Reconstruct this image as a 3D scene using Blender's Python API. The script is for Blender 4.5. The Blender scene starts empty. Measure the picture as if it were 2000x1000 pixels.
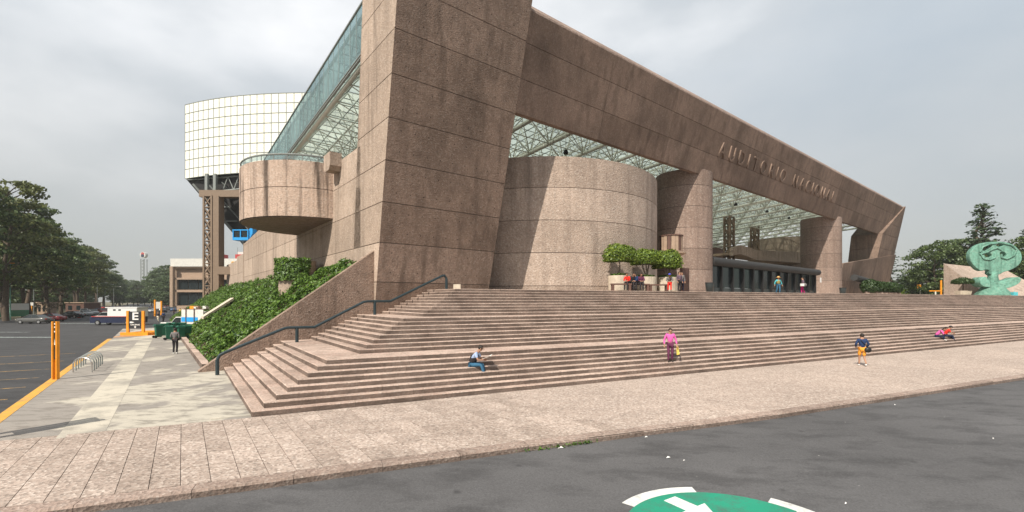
import bpy, bmesh, math, random
from mathutils import Vector, Matrix
R = math.radians
rng = random.Random(7)
sc = bpy.context.scene
C = sc.collection

# ------------------------------------------------------------------ camera
H = 3.55                      # eye height above the lower pavement
FPX = 880.0                   # focal length in photo pixels (photo is 2000 wide)
cam = bpy.data.cameras.new('camera'); camo = bpy.data.objects.new('camera', cam); C.objects.link(camo)
cam.sensor_width = 36; cam.lens = FPX/2000*36; cam.shift_y = 87/2000
cam.clip_start = .1; cam.clip_end = 6000
camo.location = (0, 0, H); camo.rotation_euler = (R(90), 0, 0)
sc.camera = camo

# ------------------------------------------------------------------ sky, sun, exposure
SUN_AZ = Vector((-.548, -.837)).normalized()      # horizontal direction towards the sun
SUN_EL = 45
w = bpy.data.worlds.new('World'); sc.world = w; w.use_nodes = True
nt = w.node_tree; nt.nodes.clear()
N = nt.nodes.new; L = nt.links.new
out = N('ShaderNodeOutputWorld'); mixs = N('ShaderNodeMixShader'); bg1 = N('ShaderNodeBackground'); bg2 = N('ShaderNodeBackground')
sky = N('ShaderNodeTexSky'); sky.sky_type = 'NISHITA'; sky.sun_disc = False
sky.sun_elevation = R(SUN_EL); sky.sun_rotation = math.atan2(SUN_AZ.x, SUN_AZ.y); sky.dust_density = 3
L(sky.outputs[0], bg1.inputs[0]); bg1.inputs[1].default_value = .10
tc = N('ShaderNodeTexCoord'); mp = N('ShaderNodeMapping'); mp.inputs['Scale'].default_value = (1, 1, 2.2); mp.inputs['Location'].default_value = (.3, .72, 0)
nz = N('ShaderNodeTexNoise'); nz.inputs['Scale'].default_value = 1.5; nz.inputs['Detail'].default_value = 6; nz.inputs['Roughness'].default_value = .5
L(tc.outputs['Generated'], mp.inputs[0]); L(mp.outputs[0], nz.inputs['Vector'])
rp = N('ShaderNodeValToRGB'); e = rp.color_ramp.elements
e[0].position = .30; e[0].color = (.51, .57, .62, 1); e[1].position = .72; e[1].color = (1.05, 1.05, 1.05, 1)
m = e.new(.50); m.color = (.63, .665, .69, 1)
L(nz.outputs['Fac'], rp.inputs[0])
sx = N('ShaderNodeSeparateXYZ'); L(tc.outputs['Generated'], sx.inputs[0])
mr = N('ShaderNodeMapRange'); mr.inputs['From Min'].default_value = .0; mr.inputs['From Max'].default_value = .42
mr.inputs['To Min'].default_value = .92; mr.inputs['To Max'].default_value = 0
L(sx.outputs['Z'], mr.inputs['Value'])
mx = N('ShaderNodeMix'); mx.data_type = 'RGBA'; mx.inputs['B'].default_value = (.44, .44, .41, 1)
L(mr.outputs[0], mx.inputs['Factor']); L(rp.outputs[0], mx.inputs['A'])
L(mx.outputs['Result'], bg2.inputs[0]); bg2.inputs[1].default_value = 1.0
mixs.inputs[0].default_value = .85
L(bg1.outputs[0], mixs.inputs[1]); L(bg2.outputs[0], mixs.inputs[2]); L(mixs.outputs[0], out.inputs[0])

sun = bpy.data.lights.new('sun', 'SUN'); suno = bpy.data.objects.new('sun', sun); C.objects.link(suno)
sun.energy = 5.0; sun.angle = R(.6); sun.color = (1, .92, .80)
tosun = Vector((SUN_AZ.x*math.cos(R(SUN_EL)), SUN_AZ.y*math.cos(R(SUN_EL)), math.sin(R(SUN_EL))))
suno.rotation_euler = tosun.to_track_quat('Z', 'Y').to_euler(); suno.location = (-40, -40, 80)
vs = sc.view_settings; vs.view_transform = 'Standard'; vs.look = 'None'; vs.gamma = 1; vs.use_curve_mapping = False; vs.exposure = 0.25

# ------------------------------------------------------------------ frames of reference
AL = math.atan2(1, 1.2557)
AX = Vector((math.cos(AL), math.sin(AL), 0)); BX = Vector((-math.sin(AL), math.cos(AL), 0))
def F(t, d, z=0.0): return AX*t + BX*d + Vector((0, 0, z))       # facade frame: t along, d away from the viewer
def gp(u, v, z=0.0):
    y = (H-z)*FPX/(v-587); return Vector(((u-1000)/FPX*y, y, z))
def at(u, v, y): return Vector(((u-1000)/FPX*y, y, H+(587-v)/FPX*y))

# ------------------------------------------------------------------ materials
MATS = {}
def nodes(name):
    m = bpy.data.materials.new(name); m.use_nodes = True; MATS[name] = m
    n = m.node_tree.nodes; return m, n, m.node_tree.links, n['Principled BSDF']
def mathn(n, l, op, a, b=None):
    k = n.new('ShaderNodeMath'); k.operation = op
    for i, x in enumerate((a, b)):
        if x is None: continue
        if isinstance(x, (int, float)): k.inputs[i].default_value = x
        else: l.new(x, k.inputs[i])
    return k.outputs[0]
def noise(n, l, vec, scale, detail=3, rough=.55):
    k = n.new('ShaderNodeTexNoise'); k.inputs['Scale'].default_value = scale; k.inputs['Detail'].default_value = detail; k.inputs['Roughness'].default_value = rough
    l.new(vec, k.inputs['Vector']); return k.outputs['Fac']
def ramp(n, l, fac, stops):
    k = n.new('ShaderNodeValToRGB'); el = k.color_ramp.elements
    while len(el) > len(stops): el.remove(el[-1])
    while len(el) < len(stops): el.new(1)
    for x, (p, c) in zip(el, stops):
        x.position = p; x.color = (c, c, c, 1) if isinstance(c, (int, float)) else (*c, 1)
    l.new(fac, k.inputs[0]); return k.outputs[0]
def mixc(n, l, fac, a, b, mode='MIX'):
    k = n.new('ShaderNodeMix'); k.data_type = 'RGBA'; k.blend_type = mode
    for s, x in (('Factor', fac), ('A', a), ('B', b)):
        if isinstance(x, (int, float)): k.inputs[s].default_value = x
        elif isinstance(x, tuple): k.inputs[s].default_value = (*x, 1)
        else: l.new(x, k.inputs[s])
    return k.outputs['Result']
def mapping(n, l, vec, scale, rot=(0, 0, 0)):
    k = n.new('ShaderNodeMapping'); k.inputs['Scale'].default_value = scale; k.inputs['Rotation'].default_value = rot; l.new(vec, k.inputs[0]); return k.outputs[0]
def position(n): return n.new('ShaderNodeNewGeometry').outputs['Position']
def bump(n, l, h, strength, dist, bsdf):
    k = n.new('ShaderNodeBump'); k.inputs['Strength'].default_value = strength; k.inputs['Distance'].default_value = dist
    l.new(h, k.inputs['Height']); l.new(k.outputs[0], bsdf.inputs['Normal'])

def stone(name, base, cell=14, speck=.35, dark=.35, stain=.5, streak=.5, streak_dark=.45, bumpd=.02, vary=.12, holes=False, tint=None, vert_stain_shade=0, weather=0.0):
    m, n, l, b = nodes(name); P = position(n)
    big = noise(n, l, P, .22, 5, .6); mid = noise(n, l, P, 1.3, 5, .65); fine = noise(n, l, P, 9, 4, .7)
    v = n.new('ShaderNodeTexVoronoi'); v.inputs['Scale'].default_value = cell; l.new(P, v.inputs['Vector'])
    sep = n.new('ShaderNodeSeparateColor'); l.new(v.outputs['Color'], sep.inputs[0])
    col = mixc(n, l, ramp(n, l, big, [(.3, 0.0), (.7, 1.0)]), tuple(c*(1-vary) for c in base), tuple(min(1, c*(1+vary)) for c in base))
    col = mixc(n, l, mathn(n, l, 'MULTIPLY', ramp(n, l, noise(n, l, mapping(n, l, P, (1, 1, .6)), .16, 6, .62), [(.47, 0.0), (.66, 1.0)]), weather), col, tuple(c*.42 for c in base))
    if tint: col = mixc(n, l, ramp(n, l, noise(n, l, P, .5, 4), [(.45, 0.0), (.7, .6)]), col, tint)
    col = mixc(n, l, mathn(n, l, 'MULTIPLY', ramp(n, l, sep.outputs[0], [(.62, 0.0), (.95, 1.0)]), speck), col, (.80, .70, .62))
    col = mixc(n, l, mathn(n, l, 'MULTIPLY', ramp(n, l, sep.outputs[1], [(.60, 0.0), (.95, 1.0)]), dark), col, tuple(c*.38 for c in base))
    col = mixc(n, l, mathn(n, l, 'MULTIPLY', ramp(n, l, mid, [(.46, 0.0), (.72, 1.0)]), stain), col, tuple(c*.42 for c in base))
    if streak:
        sn = noise(n, l, mapping(n, l, P, (1.1, 1.1, .07)), 1.3, 5, .6)
        sm = mathn(n, l, 'MULTIPLY', ramp(n, l, sn, [(.50, 0.0), (.68, 1.0)]), mathn(n, l, 'MULTIPLY', ramp(n, l, big, [(.35, .35), (.62, 1.0)]), streak))
        col = mixc(n, l, sm, col, tuple(c*streak_dark for c in base))
        s2 = noise(n, l, mapping(n, l, P, (1.7, 1.7, .06)), 2.1, 4, .6)
        col = mixc(n, l, mathn(n, l, 'MULTIPLY', ramp(n, l, s2, [(.56, 0.0), (.74, 1.0)]), streak*.35), col, tuple(min(1, c*1.45) for c in base))
    if holes:      # form-tie holes in the facade plane, and darker pours
        k = n.new('ShaderNodeVectorMath'); k.operation = 'DOT_PRODUCT'; k.inputs[1].default_value = AX; l.new(P, k.inputs[0])
        tt = mathn(n, l, 'MULTIPLY', k.outputs['Value'], 1/.92)
        sp = n.new('ShaderNodeSeparateXYZ'); l.new(P, sp.inputs[0]); zz = mathn(n, l, 'MULTIPLY', mathn(n, l, 'SUBTRACT', sp.outputs[2], 7.07), 1/1.19)
        fx = mathn(n, l, 'SUBTRACT', mathn(n, l, 'FRACT', tt), .5); fz = mathn(n, l, 'SUBTRACT', mathn(n, l, 'FRACT', zz), .5)
        rr = mathn(n, l, 'SQRT', mathn(n, l, 'ADD', mathn(n, l, 'MULTIPLY', fx, fx), mathn(n, l, 'MULTIPLY', mathn(n, l, 'MULTIPLY', fz, fz), 1.6)))
        col = mixc(n, l, ramp(n, l, rr, [(.03, .75), (.055, 0.0)]), col, (.03, .02, .017))
    if vert_stain_shade:  # upright faces darkened: blotchy stain, plus riser shade painted into the colour
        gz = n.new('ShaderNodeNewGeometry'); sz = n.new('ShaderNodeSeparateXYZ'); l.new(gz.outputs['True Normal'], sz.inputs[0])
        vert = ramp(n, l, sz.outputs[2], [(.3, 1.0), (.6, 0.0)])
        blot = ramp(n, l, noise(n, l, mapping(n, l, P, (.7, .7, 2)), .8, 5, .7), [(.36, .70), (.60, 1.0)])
        col = mixc(n, l, mathn(n, l, 'MULTIPLY', vert, mathn(n, l, 'MULTIPLY', blot, vert_stain_shade)), col, tuple(c*.15 for c in base))
    col = mixc(n, l, .5, col, ramp(n, l, fine, [(.2, .35), (.8, 1.0)]), 'MULTIPLY')
    oi = n.new('ShaderNodeObjectInfo')
    col = mixc(n, l, 1.0, col, ramp(n, l, oi.outputs['Random'], [(0, (.78, .77, .76)), (1, (1.0, 1.0, 1.0))]), 'MULTIPLY')
    l.new(col, b.inputs['Base Color']); b.inputs['Roughness'].default_value = .92; b.inputs['Specular IOR Level'].default_value = .2
    h = mathn(n, l, 'ADD', v.outputs['Distance'], mathn(n, l, 'MULTIPLY', fine, .8))
    bump(n, l, h, .8, bumpd, b)
    return m
def plain(name, col, rough=.6, metal=0, vary=.15, scale=3, spec=.4, emit=None):
    m, n, l, b = nodes(name); P = position(n)
    f = noise(n, l, P, scale, 4, .6)
    c = mixc(n, l, ramp(n, l, f, [(.3, 0.0), (.7, 1.0)]), tuple(x*(1-vary) for x in col), tuple(min(1, x*(1+vary)) for x in col))
    l.new(c, b.inputs['Base Color']); b.inputs['Roughness'].default_value = rough; b.inputs['Metallic'].default_value = metal; b.inputs['Specular IOR Level'].default_value = spec
    return m
def leafmat(name, c1, c2, tr=.3, vscale=1.2):
    m = bpy.data.materials.new(name); m.use_nodes = True; MATS[name] = m
    n = m.node_tree.nodes; l = m.node_tree.links; n.clear()
    o = n.new('ShaderNodeOutputMaterial'); d = n.new('ShaderNodeBsdfDiffuse'); t = n.new('ShaderNodeBsdfTranslucent'); g = n.new('ShaderNodeBsdfGlossy'); x = n.new('ShaderNodeMixShader'); x2 = n.new('ShaderNodeMixShader')
    P = position(n); f = noise(n, l, P, vscale, 3, .7)
    geo = n.new('ShaderNodeNewGeometry'); ri = geo.outputs['Random Per Island']
    ff = mathn(n, l, 'ADD', mathn(n, l, 'MULTIPLY', f, .75), mathn(n, l, 'MULTIPLY', ri, .35))
    c = mixc(n, l, ramp(n, l, ff, [(.30, 0.0), (.78, 1.0)]), c1, c2)
    l.new(c, d.inputs[0]); l.new(c, t.inputs[0]); x.inputs[0].default_value = tr
    l.new(d.outputs[0], x.inputs[1]); l.new(t.outputs[0], x.inputs[2])
    g.inputs['Roughness'].default_value = .45; g.inputs[0].default_value = (.5, .55, .5, 1); x2.inputs[0].default_value = .06
    l.new(x.outputs[0], x2.inputs[1]); l.new(g.outputs[0], x2.inputs[2]); l.new(x2.outputs[0], o.inputs[0]); return m
def glassmat(name, tint, transp=.5, gloss=.15, diffuse=(.5, .6, .57)):
    m = bpy.data.materials.new(name); m.use_nodes = True; MATS[name] = m
    n = m.node_tree.nodes; l = m.node_tree.links; n.clear()
    o = n.new('ShaderNodeOutputMaterial'); tr = n.new('ShaderNodeBsdfTransparent'); tl = n.new('ShaderNodeBsdfTranslucent'); d = n.new('ShaderNodeBsdfDiffuse'); g = n.new('ShaderNodeBsdfGlossy')
    tr.inputs[0].default_value = (*tint, 1); g.inputs['Roughness'].default_value = .06
    P = position(n); f = noise(n, l, P, .35, 4, .6)
    oi = n.new('ShaderNodeObjectInfo')
    c = mixc(n, l, ramp(n, l, mathn(n, l, 'ADD', mathn(n, l, 'MULTIPLY', f, .6), mathn(n, l, 'MULTIPLY', oi.outputs['Random'], .4)), [(.25, 0.0), (.75, 1.0)]), tuple(x*.6 for x in diffuse), diffuse)
    l.new(c, tl.inputs[0]); l.new(c, d.inputs[0])
    a = n.new('ShaderNodeMixShader'); a.inputs[0].default_value = .35; l.new(tl.outputs[0], a.inputs[1]); l.new(d.outputs[0], a.inputs[2])
    b = n.new('ShaderNodeMixShader'); b.inputs[0].default_value = transp; l.new(a.outputs[0], b.inputs[1]); l.new(tr.outputs[0], b.inputs[2])
    q = n.new('ShaderNodeMixShader'); q.inputs[0].default_value = gloss; l.new(b.outputs[0], q.inputs[1]); l.new(g.outputs[0], q.inputs[2])
    l.new(q.outputs[0], o.inputs[0]); return m

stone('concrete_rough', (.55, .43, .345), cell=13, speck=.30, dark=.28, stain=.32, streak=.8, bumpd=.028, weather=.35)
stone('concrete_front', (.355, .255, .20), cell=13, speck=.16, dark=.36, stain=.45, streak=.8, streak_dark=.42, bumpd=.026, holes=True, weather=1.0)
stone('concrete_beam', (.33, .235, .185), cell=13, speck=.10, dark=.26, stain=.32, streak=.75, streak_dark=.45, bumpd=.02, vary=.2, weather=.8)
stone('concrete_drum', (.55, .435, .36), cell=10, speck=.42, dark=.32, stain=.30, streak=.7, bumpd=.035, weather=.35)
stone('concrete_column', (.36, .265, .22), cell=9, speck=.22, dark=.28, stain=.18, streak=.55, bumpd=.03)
stone('concrete_streaked', (.57, .43, .345), cell=9, speck=.3, dark=.3, stain=.35, streak=1.6, streak_dark=.22, bumpd=.02)
stone('stone_step', (.68, .515, .43), cell=22, speck=.55, dark=.5, stain=.6, streak=0, bumpd=.012, weather=.45, tint=(.50, .34, .28), vert_stain_shade=.88)
stone('stone_paving', (.51, .41, .35), cell=20, speck=.65, dark=.6, stain=.30, streak=0, bumpd=.008, vary=.12)
stone('stone_kerb', (.42, .32, .27), cell=20, speck=.35, dark=.5, stain=.5, streak=0, bumpd=.015, vert_stain_shade=.5)
plain('joint_dark', (.10, .078, .066), .95)
plain('steel_tan', (.21, .150, .105), .6, vary=.1)
plain('steel_white', (.70, .71, .64), .5, vary=.08)
plain('steel_grey', (.22, .24, .23), .45, vary=.1)
plain('steel_dark', (.035, .035, .036), .7)
plain('rail_blue', (.018, .035, .042), .35, spec=.5)
plain('panel_white', (.82, .82, .73), .35, vary=.05, scale=.2)
plain('orange', (.78, .30, .02), .5)
plain('yellow', (.72, .36, .03), .75, vary=.3, scale=6)
plain('white_paint', (.78, .78, .75), .6, vary=.12, scale=8)
plain('green_paint', (.010, .30, .17), .55, vary=.22, scale=3)
plain('glass_dark', (.014, .021, .024), .2, spec=.4)
plain('door_panel', (.035, .045, .048), .3)
plain('black', (.010, .010, .011), .5)
plain('rubber', (.018, .018, .018), .85)
plain('chrome', (.55, .55, .55), .3, metal=.9)
plain('blue_cabin', (.02, .30, .70), .45)
plain('bin_green', (.012, .10, .06), .5)
plain('soil', (.10, .065, .045), .95, vary=.4)
plain('bark', (.10, .075, .055), .95, vary=.4, scale=5)
plain('bark_pale', (.20, .16, .13), .9, vary=.3, scale=5)
plain('tan_wall', (.36, .26, .19), .8)
plain('brown_wall', (.12, .065, .05), .7)
plain('planter', (.52, .45, .36), .85, vary=.2)
plain('white_wall', (.62, .61, .57), .8)
plain('red_paint', (.42, .05, .05), .5)
plain('sign_dark', (.035, .037, .04), .4)
stone('bronze', (.21, .45, .355), cell=5, speck=.10, dark=.35, stain=.55, streak=1.0, streak_dark=.35, bumpd=.02, vary=.2)
plain('skin', (.36, .20, .13), .6, vary=.05)
plain('hair', (.018, .013, .010), .7)
plain('paper', (.78, .77, .74), .8)
plain('lamp_head', (.55, .55, .52), .4)
for nm, c in dict(pink=(.62, .12, .36), purple=(.12, .035, .075), navy=(.025, .045, .11), jeans=(.045, .13, .22), lightblue=(.33, .42, .60), charcoal=(.035, .032, .035), orange_cloth=(.75, .33, .05), red_cloth=(.62, .035, .025), darkblue=(.022, .03, .06), teal=(.09, .42, .47), olive=(.26, .22, .08), greycloth=(.16, .15, .15), mauve=(.14, .10, .13), magenta=(.45, .02, .16), cream=(.66, .60, .48), yellowbag=(.70, .52, .12), bluecap=(.08, .10, .50), straw=(.55, .34, .14), whitecloth=(.66, .66, .64), shoe=(.05, .04, .035)).items():
    plain('cloth_'+nm, c, .9, vary=.18, scale=14, spec=.1)
for nm, c in dict(grey=(.09, .09, .085), red=(.20, .012, .015), black=(.014, .014, .016), silver=(.42, .43, .44), white=(.72, .72, .70), navy=(.018, .025, .06), blue=(.05, .10, .20), green=(.03, .20, .10), brightred=(.40, .02, .02)).items():
    plain('car_'+nm, c, .25, vary=.03, spec=.6)
leafmat('leaf_tree', (.018, .040, .012), (.15, .205, .065), .35, .6)
leafmat('leaf_tree_olive', (.030, .044, .012), (.20, .22, .07), .35, .6)
leafmat('leaf_far', (.035, .06, .026), (.13, .18, .07), .3, .3)
leafmat('leaf_conifer', (.020, .040, .022), (.085, .125, .058), .25, .6)
leafmat('leaf_bright', (.03, .075, .010), (.24, .32, .040), .3, 3.5)
leafmat('leaf_ivy', (.012, .040, .008), (.15, .26, .035), .25, 2.2)
leafmat('leaf_hedge', (.014, .035, .010), (.055, .10, .022), .25, 2)
leafmat('leaf_dry', (.06, .045, .030), (.15, .11, .07), .25, 1)
glassmat('glass_roof', (.88, .93, .90), .50, .04, (.72, .78, .74))
glassmat('glass_fascia', (.74, .88, .90), .60, .10, (.48, .60, .62))

def worn(name, paint, base, lo=.42, hi=.62):
    m, n, l, b = nodes(name); P = position(n)
    f = noise(n, l, P, 2.6, 8, .72); f2 = noise(n, l, P, 28, 4, .75)
    k = mathn(n, l, 'ADD', mathn(n, l, 'MULTIPLY', f, .65), mathn(n, l, 'MULTIPLY', f2, .35))
    pc = mixc(n, l, ramp(n, l, noise(n, l, P, .9, 5, .6), [(.3, 0.0), (.7, 1.0)]), tuple(c*.75 for c in paint), paint)
    col = mixc(n, l, ramp(n, l, k, [(lo, 0.0), (hi, 1.0)]), pc, base)
    l.new(col, b.inputs['Base Color']); b.inputs['Roughness'].default_value = .75; bump(n, l, f2, .4, .005, b)
worn('faded_yellow', (.62, .36, .08), (.06, .06, .062), .36, .56)
worn('faded_white', (.42, .50, .48), (.06, .06, .062), .36, .58)
worn('road_green', (.012, .28, .17), (.07, .10, .09), .47, .70)
worn('road_white', (.76, .76, .73), (.25, .25, .245), .48, .72)
worn('kerb_yellow', (.70, .36, .04), (.26, .20, .13), .48, .66)
def asphalt(name, base):
    m, n, l, b = nodes(name); P = position(n)
    big = noise(n, l, P, .12, 5, .65); mid = noise(n, l, mapping(n, l, P, (1, 2.2, 1), (0, 0, R(24))), .55, 5, .65); fine = noise(n, l, P, 30, 3, .8)
    col = mixc(n, l, ramp(n, l, big, [(.3, 0.0), (.7, 1.0)]), tuple(c*.80 for c in base), tuple(c*1.22 for c in base))
    col = mixc(n, l, ramp(n, l, mid, [(.48, 0.0), (.64, .65)]), col, tuple(c*.52 for c in base))
    ag = n.new('ShaderNodeTexVoronoi'); ag.inputs['Scale'].default_value = 42; l.new(P, ag.inputs['Vector']); sa = n.new('ShaderNodeSeparateColor'); l.new(ag.outputs['Color'], sa.inputs[0])
    col = mixc(n, l, ramp(n, l, sa.outputs[0], [(.6, 0.0), (1.0, .12)]), col, tuple(min(1, c*2.4) for c in base)); col = mixc(n, l, ramp(n, l, sa.outputs[1], [(.6, 0.0), (1.0, .28)]), col, tuple(c*.35 for c in base))
    v = n.new('ShaderNodeTexVoronoi'); v.inputs['Scale'].default_value = .9; l.new(P, v.inputs['Vector'])
    col = mixc(n, l, ramp(n, l, v.outputs['Distance'], [(.03, .6), (.10, 0.0)]), col, tuple(c*.3 for c in base))
    v3 = n.new('ShaderNodeTexVoronoi'); v3.inputs['Scale'].default_value = 1.4; l.new(mapping(n, l, P, (1, 1, 1), (0, 0, 1)), v3.inputs['Vector'])
    col = mixc(n, l, ramp(n, l, v3.outputs['Distance'], [(.012, .8), (.03, 0.0)]), col, (.5, .48, .46))
    v2 = n.new('ShaderNodeTexVoronoi'); v2.feature = 'DISTANCE_TO_EDGE'; v2.inputs['Scale'].default_value = .16; l.new(mapping(n, l, P, (1, 1.6, 1), (0, 0, .5)), v2.inputs['Vector'])
    wob = mathn(n, l, 'ADD', v2.outputs['Distance'], mathn(n, l, 'MULTIPLY', noise(n, l, P, 1.5, 4), .03))
    col = mixc(n, l, ramp(n, l, wob, [(.006, .45), (.012, 0.0)]), col, tuple(c*.45 for c in base))
    col = mixc(n, l, .6, col, ramp(n, l, fine, [(.25, .55), (.75, 1.0)]), 'MULTIPLY')
    l.new(col, b.inputs['Base Color']); b.inputs['Roughness'].default_value = .85; b.inputs['Specular IOR Level'].default_value = .3
    bump(n, l, fine, .4, .006, b)
asphalt('asphalt', (.115, .113, .116))
asphalt('asphalt_lot', (.060, .060, .063))
def sidewalk():
    m, n, l, b = nodes('sidewalk'); P = position(n)
    col = mixc(n, l, ramp(n, l, noise(n, l, P, .3, 5), [(.3, 0.0), (.7, 1.0)]), (.25, .228, .205), (.33, .30, .268))
    pt = noise(n, l, mapping(n, l, P, (1, .62, 1), (0, 0, R(-25))), .21, 5, .55)
    col = mixc(n, l, ramp(n, l, pt, [(.53, 0.0), (.56, .85)]), col, (.52, .48, .40))
    col = mixc(n, l, ramp(n, l, noise(n, l, mapping(n, l, P, (1, 3, 1), (0, 0, R(12))), 1.1, 6, .7), [(.49, 0.0), (.60, .65)]), col, (.17, .15, .13))
    col = mixc(n, l, .4, col, ramp(n, l, noise(n, l, P, 14, 4, .8), [(.2, .5), (.8, 1.0)]), 'MULTIPLY')
    l.new(col, b.inputs['Base Color']); b.inputs['Roughness'].default_value = .9
    bump(n, l, noise(n, l, P, 20, 4), .3, .006, b)
sidewalk()
def strip_mat():
    m, n, l, b = nodes('strip_concrete'); P = position(n)
    col = mixc(n, l, ramp(n, l, noise(n, l, P, .35, 5, .6), [(.42, 0.0), (.56, 1.0)]), (.32, .295, .255), (.54, .495, .41))
    col = mixc(n, l, ramp(n, l, noise(n, l, P, 2.2, 6, .7), [(.5, 0.0), (.68, .55)]), col, (.22, .20, .17))
    col = mixc(n, l, .4, col, ramp(n, l, noise(n, l, P, 16, 4, .8), [(.2, .5), (.8, 1.0)]), 'MULTIPLY')
    l.new(col, b.inputs['Base Color']); b.inputs['Roughness'].default_value = .9
strip_mat()
def terrain():
    m, n, l, b = nodes('terrain'); P = position(n)
    c = mixc(n, l, noise(n, l, P, .05, 6), (.10, .10, .05), (.17, .14, .09)); l.new(c, b.inputs['Base Color']); b.inputs['Roughness'].default_value = .95
terrain()

# ------------------------------------------------------------------ mesh helpers
class MB:
    def __init__(s): s.v = []; s.f = []
    def add(s, vs, fs):
        o = len(s.v); s.v += [Vector(p) for p in vs]; s.f += [[i+o for i in f] for f in fs]; return s
    def prism(s, bot, top):
        n = len(bot); return s.add(list(bot)+list(top), [list(range(n))[::-1], list(range(n, 2*n))]+[[i, (i+1) % n, n+(i+1) % n, n+i] for i in range(n)])
    def poly(s, pts, z0, z1): return s.prism([(p[0], p[1], z0) for p in pts], [(p[0], p[1], z1) for p in pts])
    def box(s, c, d, ax=None):
        c = Vector(c); ax = ax or (Vector((1, 0, 0)), Vector((0, 1, 0)), Vector((0, 0, 1)))
        h = [ax[i]*(d[i]/2) for i in range(3)]
        b = [c-h[0]-h[1]-h[2], c+h[0]-h[1]-h[2], c+h[0]+h[1]-h[2], c-h[0]+h[1]-h[2]]
        return s.prism(b, [p+h[2]*2 for p in b])
    def tube(s, p0, p1, r0, r1=None, n=8, caps=True):
        p0, p1 = Vector(p0), Vector(p1); r1 = r0 if r1 is None else r1
        d = (p1-p0); 
        if d.length < 1e-6: return s
        d.normalize(); u = d.orthogonal().normalized(); w_ = d.cross(u)
        cs = [u*math.cos(2*math.pi*i/n)+w_*math.sin(2*math.pi*i/n) for i in range(n)]
        fs = [[i, (i+1) % n, n+(i+1) % n, n+i] for i in range(n)]
        if caps: fs += [list(range(n))[::-1], list(range(n, 2*n))]
        return s.add([p0+c*r0 for c in cs]+[p1+c*r1 for c in cs], fs)
    def path(s, pts, r, n=8):
        for a, b in zip(pts, pts[1:]): s.tube(a, b, r, n=n)
        for p in pts[1:-1]: s.ball(p, r*1.0, n, 4)
        return s
    def ball(s, c, r, n=10, m=6):
        r = Vector((r, r, r)) if isinstance(r, (int, float)) else Vector(r); c = Vector(c)
        vs = [c+Vector((0, 0, r.z))]
        for j in range(1, m):
            a = math.pi*j/m
            vs += [c+Vector((r.x*math.sin(a)*math.cos(2*math.pi*i/n), r.y*math.sin(a)*math.sin(2*math.pi*i/n), r.z*math.cos(a))) for i in range(n)]
        vs.append(c-Vector((0, 0, r.z))); k = len(vs)-1
        fs = [[0, 1+i, 1+(i+1) % n] for i in range(n)]
        for j in range(m-2):
            o = 1+j*n; fs += [[o+i, o+n+i, o+n+(i+1) % n, o+(i+1) % n] for i in range(n)]
        o = 1+(m-2)*n; fs += [[o+(i+1) % n, o+i, k] for i in range(n)]
        return s.add(vs, fs)
    def lathe(s, c, prof, n=16):
        c = Vector(c); m = len(prof)
        vs = [c+Vector((r*math.cos(2*math.pi*i/n), r*math.sin(2*math.pi*i/n), z)) for r, z in prof for i in range(n)]
        fs = [[j*n+i, j*n+(i+1) % n, (j+1)*n+(i+1) % n, (j+1)*n+i] for j in range(m-1) for i in range(n)]
        return s.add(vs, fs+[list(range(n))[::-1], list(range((m-1)*n, m*n))])
    def mesh(s, name, org, mat, smooth=False):
        me = bpy.data.meshes.new(name); me.from_pydata([tuple(p-org) for p in s.v], [], s.f)
        if mat: me.materials.append(MATS[mat])
        if smooth: me.polygons.foreach_set('use_smooth', [True]*len(me.polygons))
        me.update(); return me
    def build(s, name, mat, parent=None, smooth=False, local=False):
        if local: org = Vector()
        else:
            lo = Vector([min(p[i] for p in s.v) for i in range(3)]); hi = Vector([max(p[i] for p in s.v) for i in range(3)])
            org = Vector(((lo.x+hi.x)/2, (lo.y+hi.y)/2, lo.z))
        me = s.mesh(name, org, mat, smooth); o = bpy.data.objects.new(name, me); C.objects.link(o)
        if parent is not None:
            o.parent = parent; o.location = org if local else org-wloc(parent)
        else: o.location = org
        if smooth:
            pass
        return o
WL = {}
def wloc(o):
    l = Vector(o.location)
    return l + (wloc(o.parent) if o.parent else Vector())
def tag(o, label=None, cat=None, group=None, kind=None):
    for k, v in (('label', label), ('category', cat), ('group', group), ('kind', kind)):
        if v: o[k] = v
    return o
def thing(name, loc, label, cat, group=None, rz=0):
    o = bpy.data.objects.new(name, None); C.objects.link(o); o.location = loc; o.rotation_euler = (0, 0, rz); o.empty_display_size = .3
    return tag(o, label, cat, group)
def copy_tree(o, parent=None):
    c = o.copy(); C.objects.link(c)
    if parent is not None: c.parent = parent
    for ch in [x for x in C.objects if x.parent == o]: copy_tree(ch, c)
    return c
def place(name, me, parent, loc, rot=None, scale=None):
    o = bpy.data.objects.new(name, me); C.objects.link(o); o.parent = parent; o.location = Vector(loc)-(wloc(parent) if parent else Vector())
    if rot is not None: o.rotation_euler = rot
    if scale is not None: o.scale = scale
    return o
def circ(c, r, n, a0=0, a1=2*math.pi, closed=True):
    k = n if closed else n-1
    return [(c[0]+r*math.cos(a0+(a1-a0)*i/k), c[1]+r*math.sin(a0+(a1-a0)*i/k)) for i in range(n)]
def autosmooth(o, ang=35):
    me = o.data; me.polygons.foreach_set('use_smooth', [True]*len(me.polygons)); me.set_sharp_from_angle(angle=R(ang))
    return o

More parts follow.
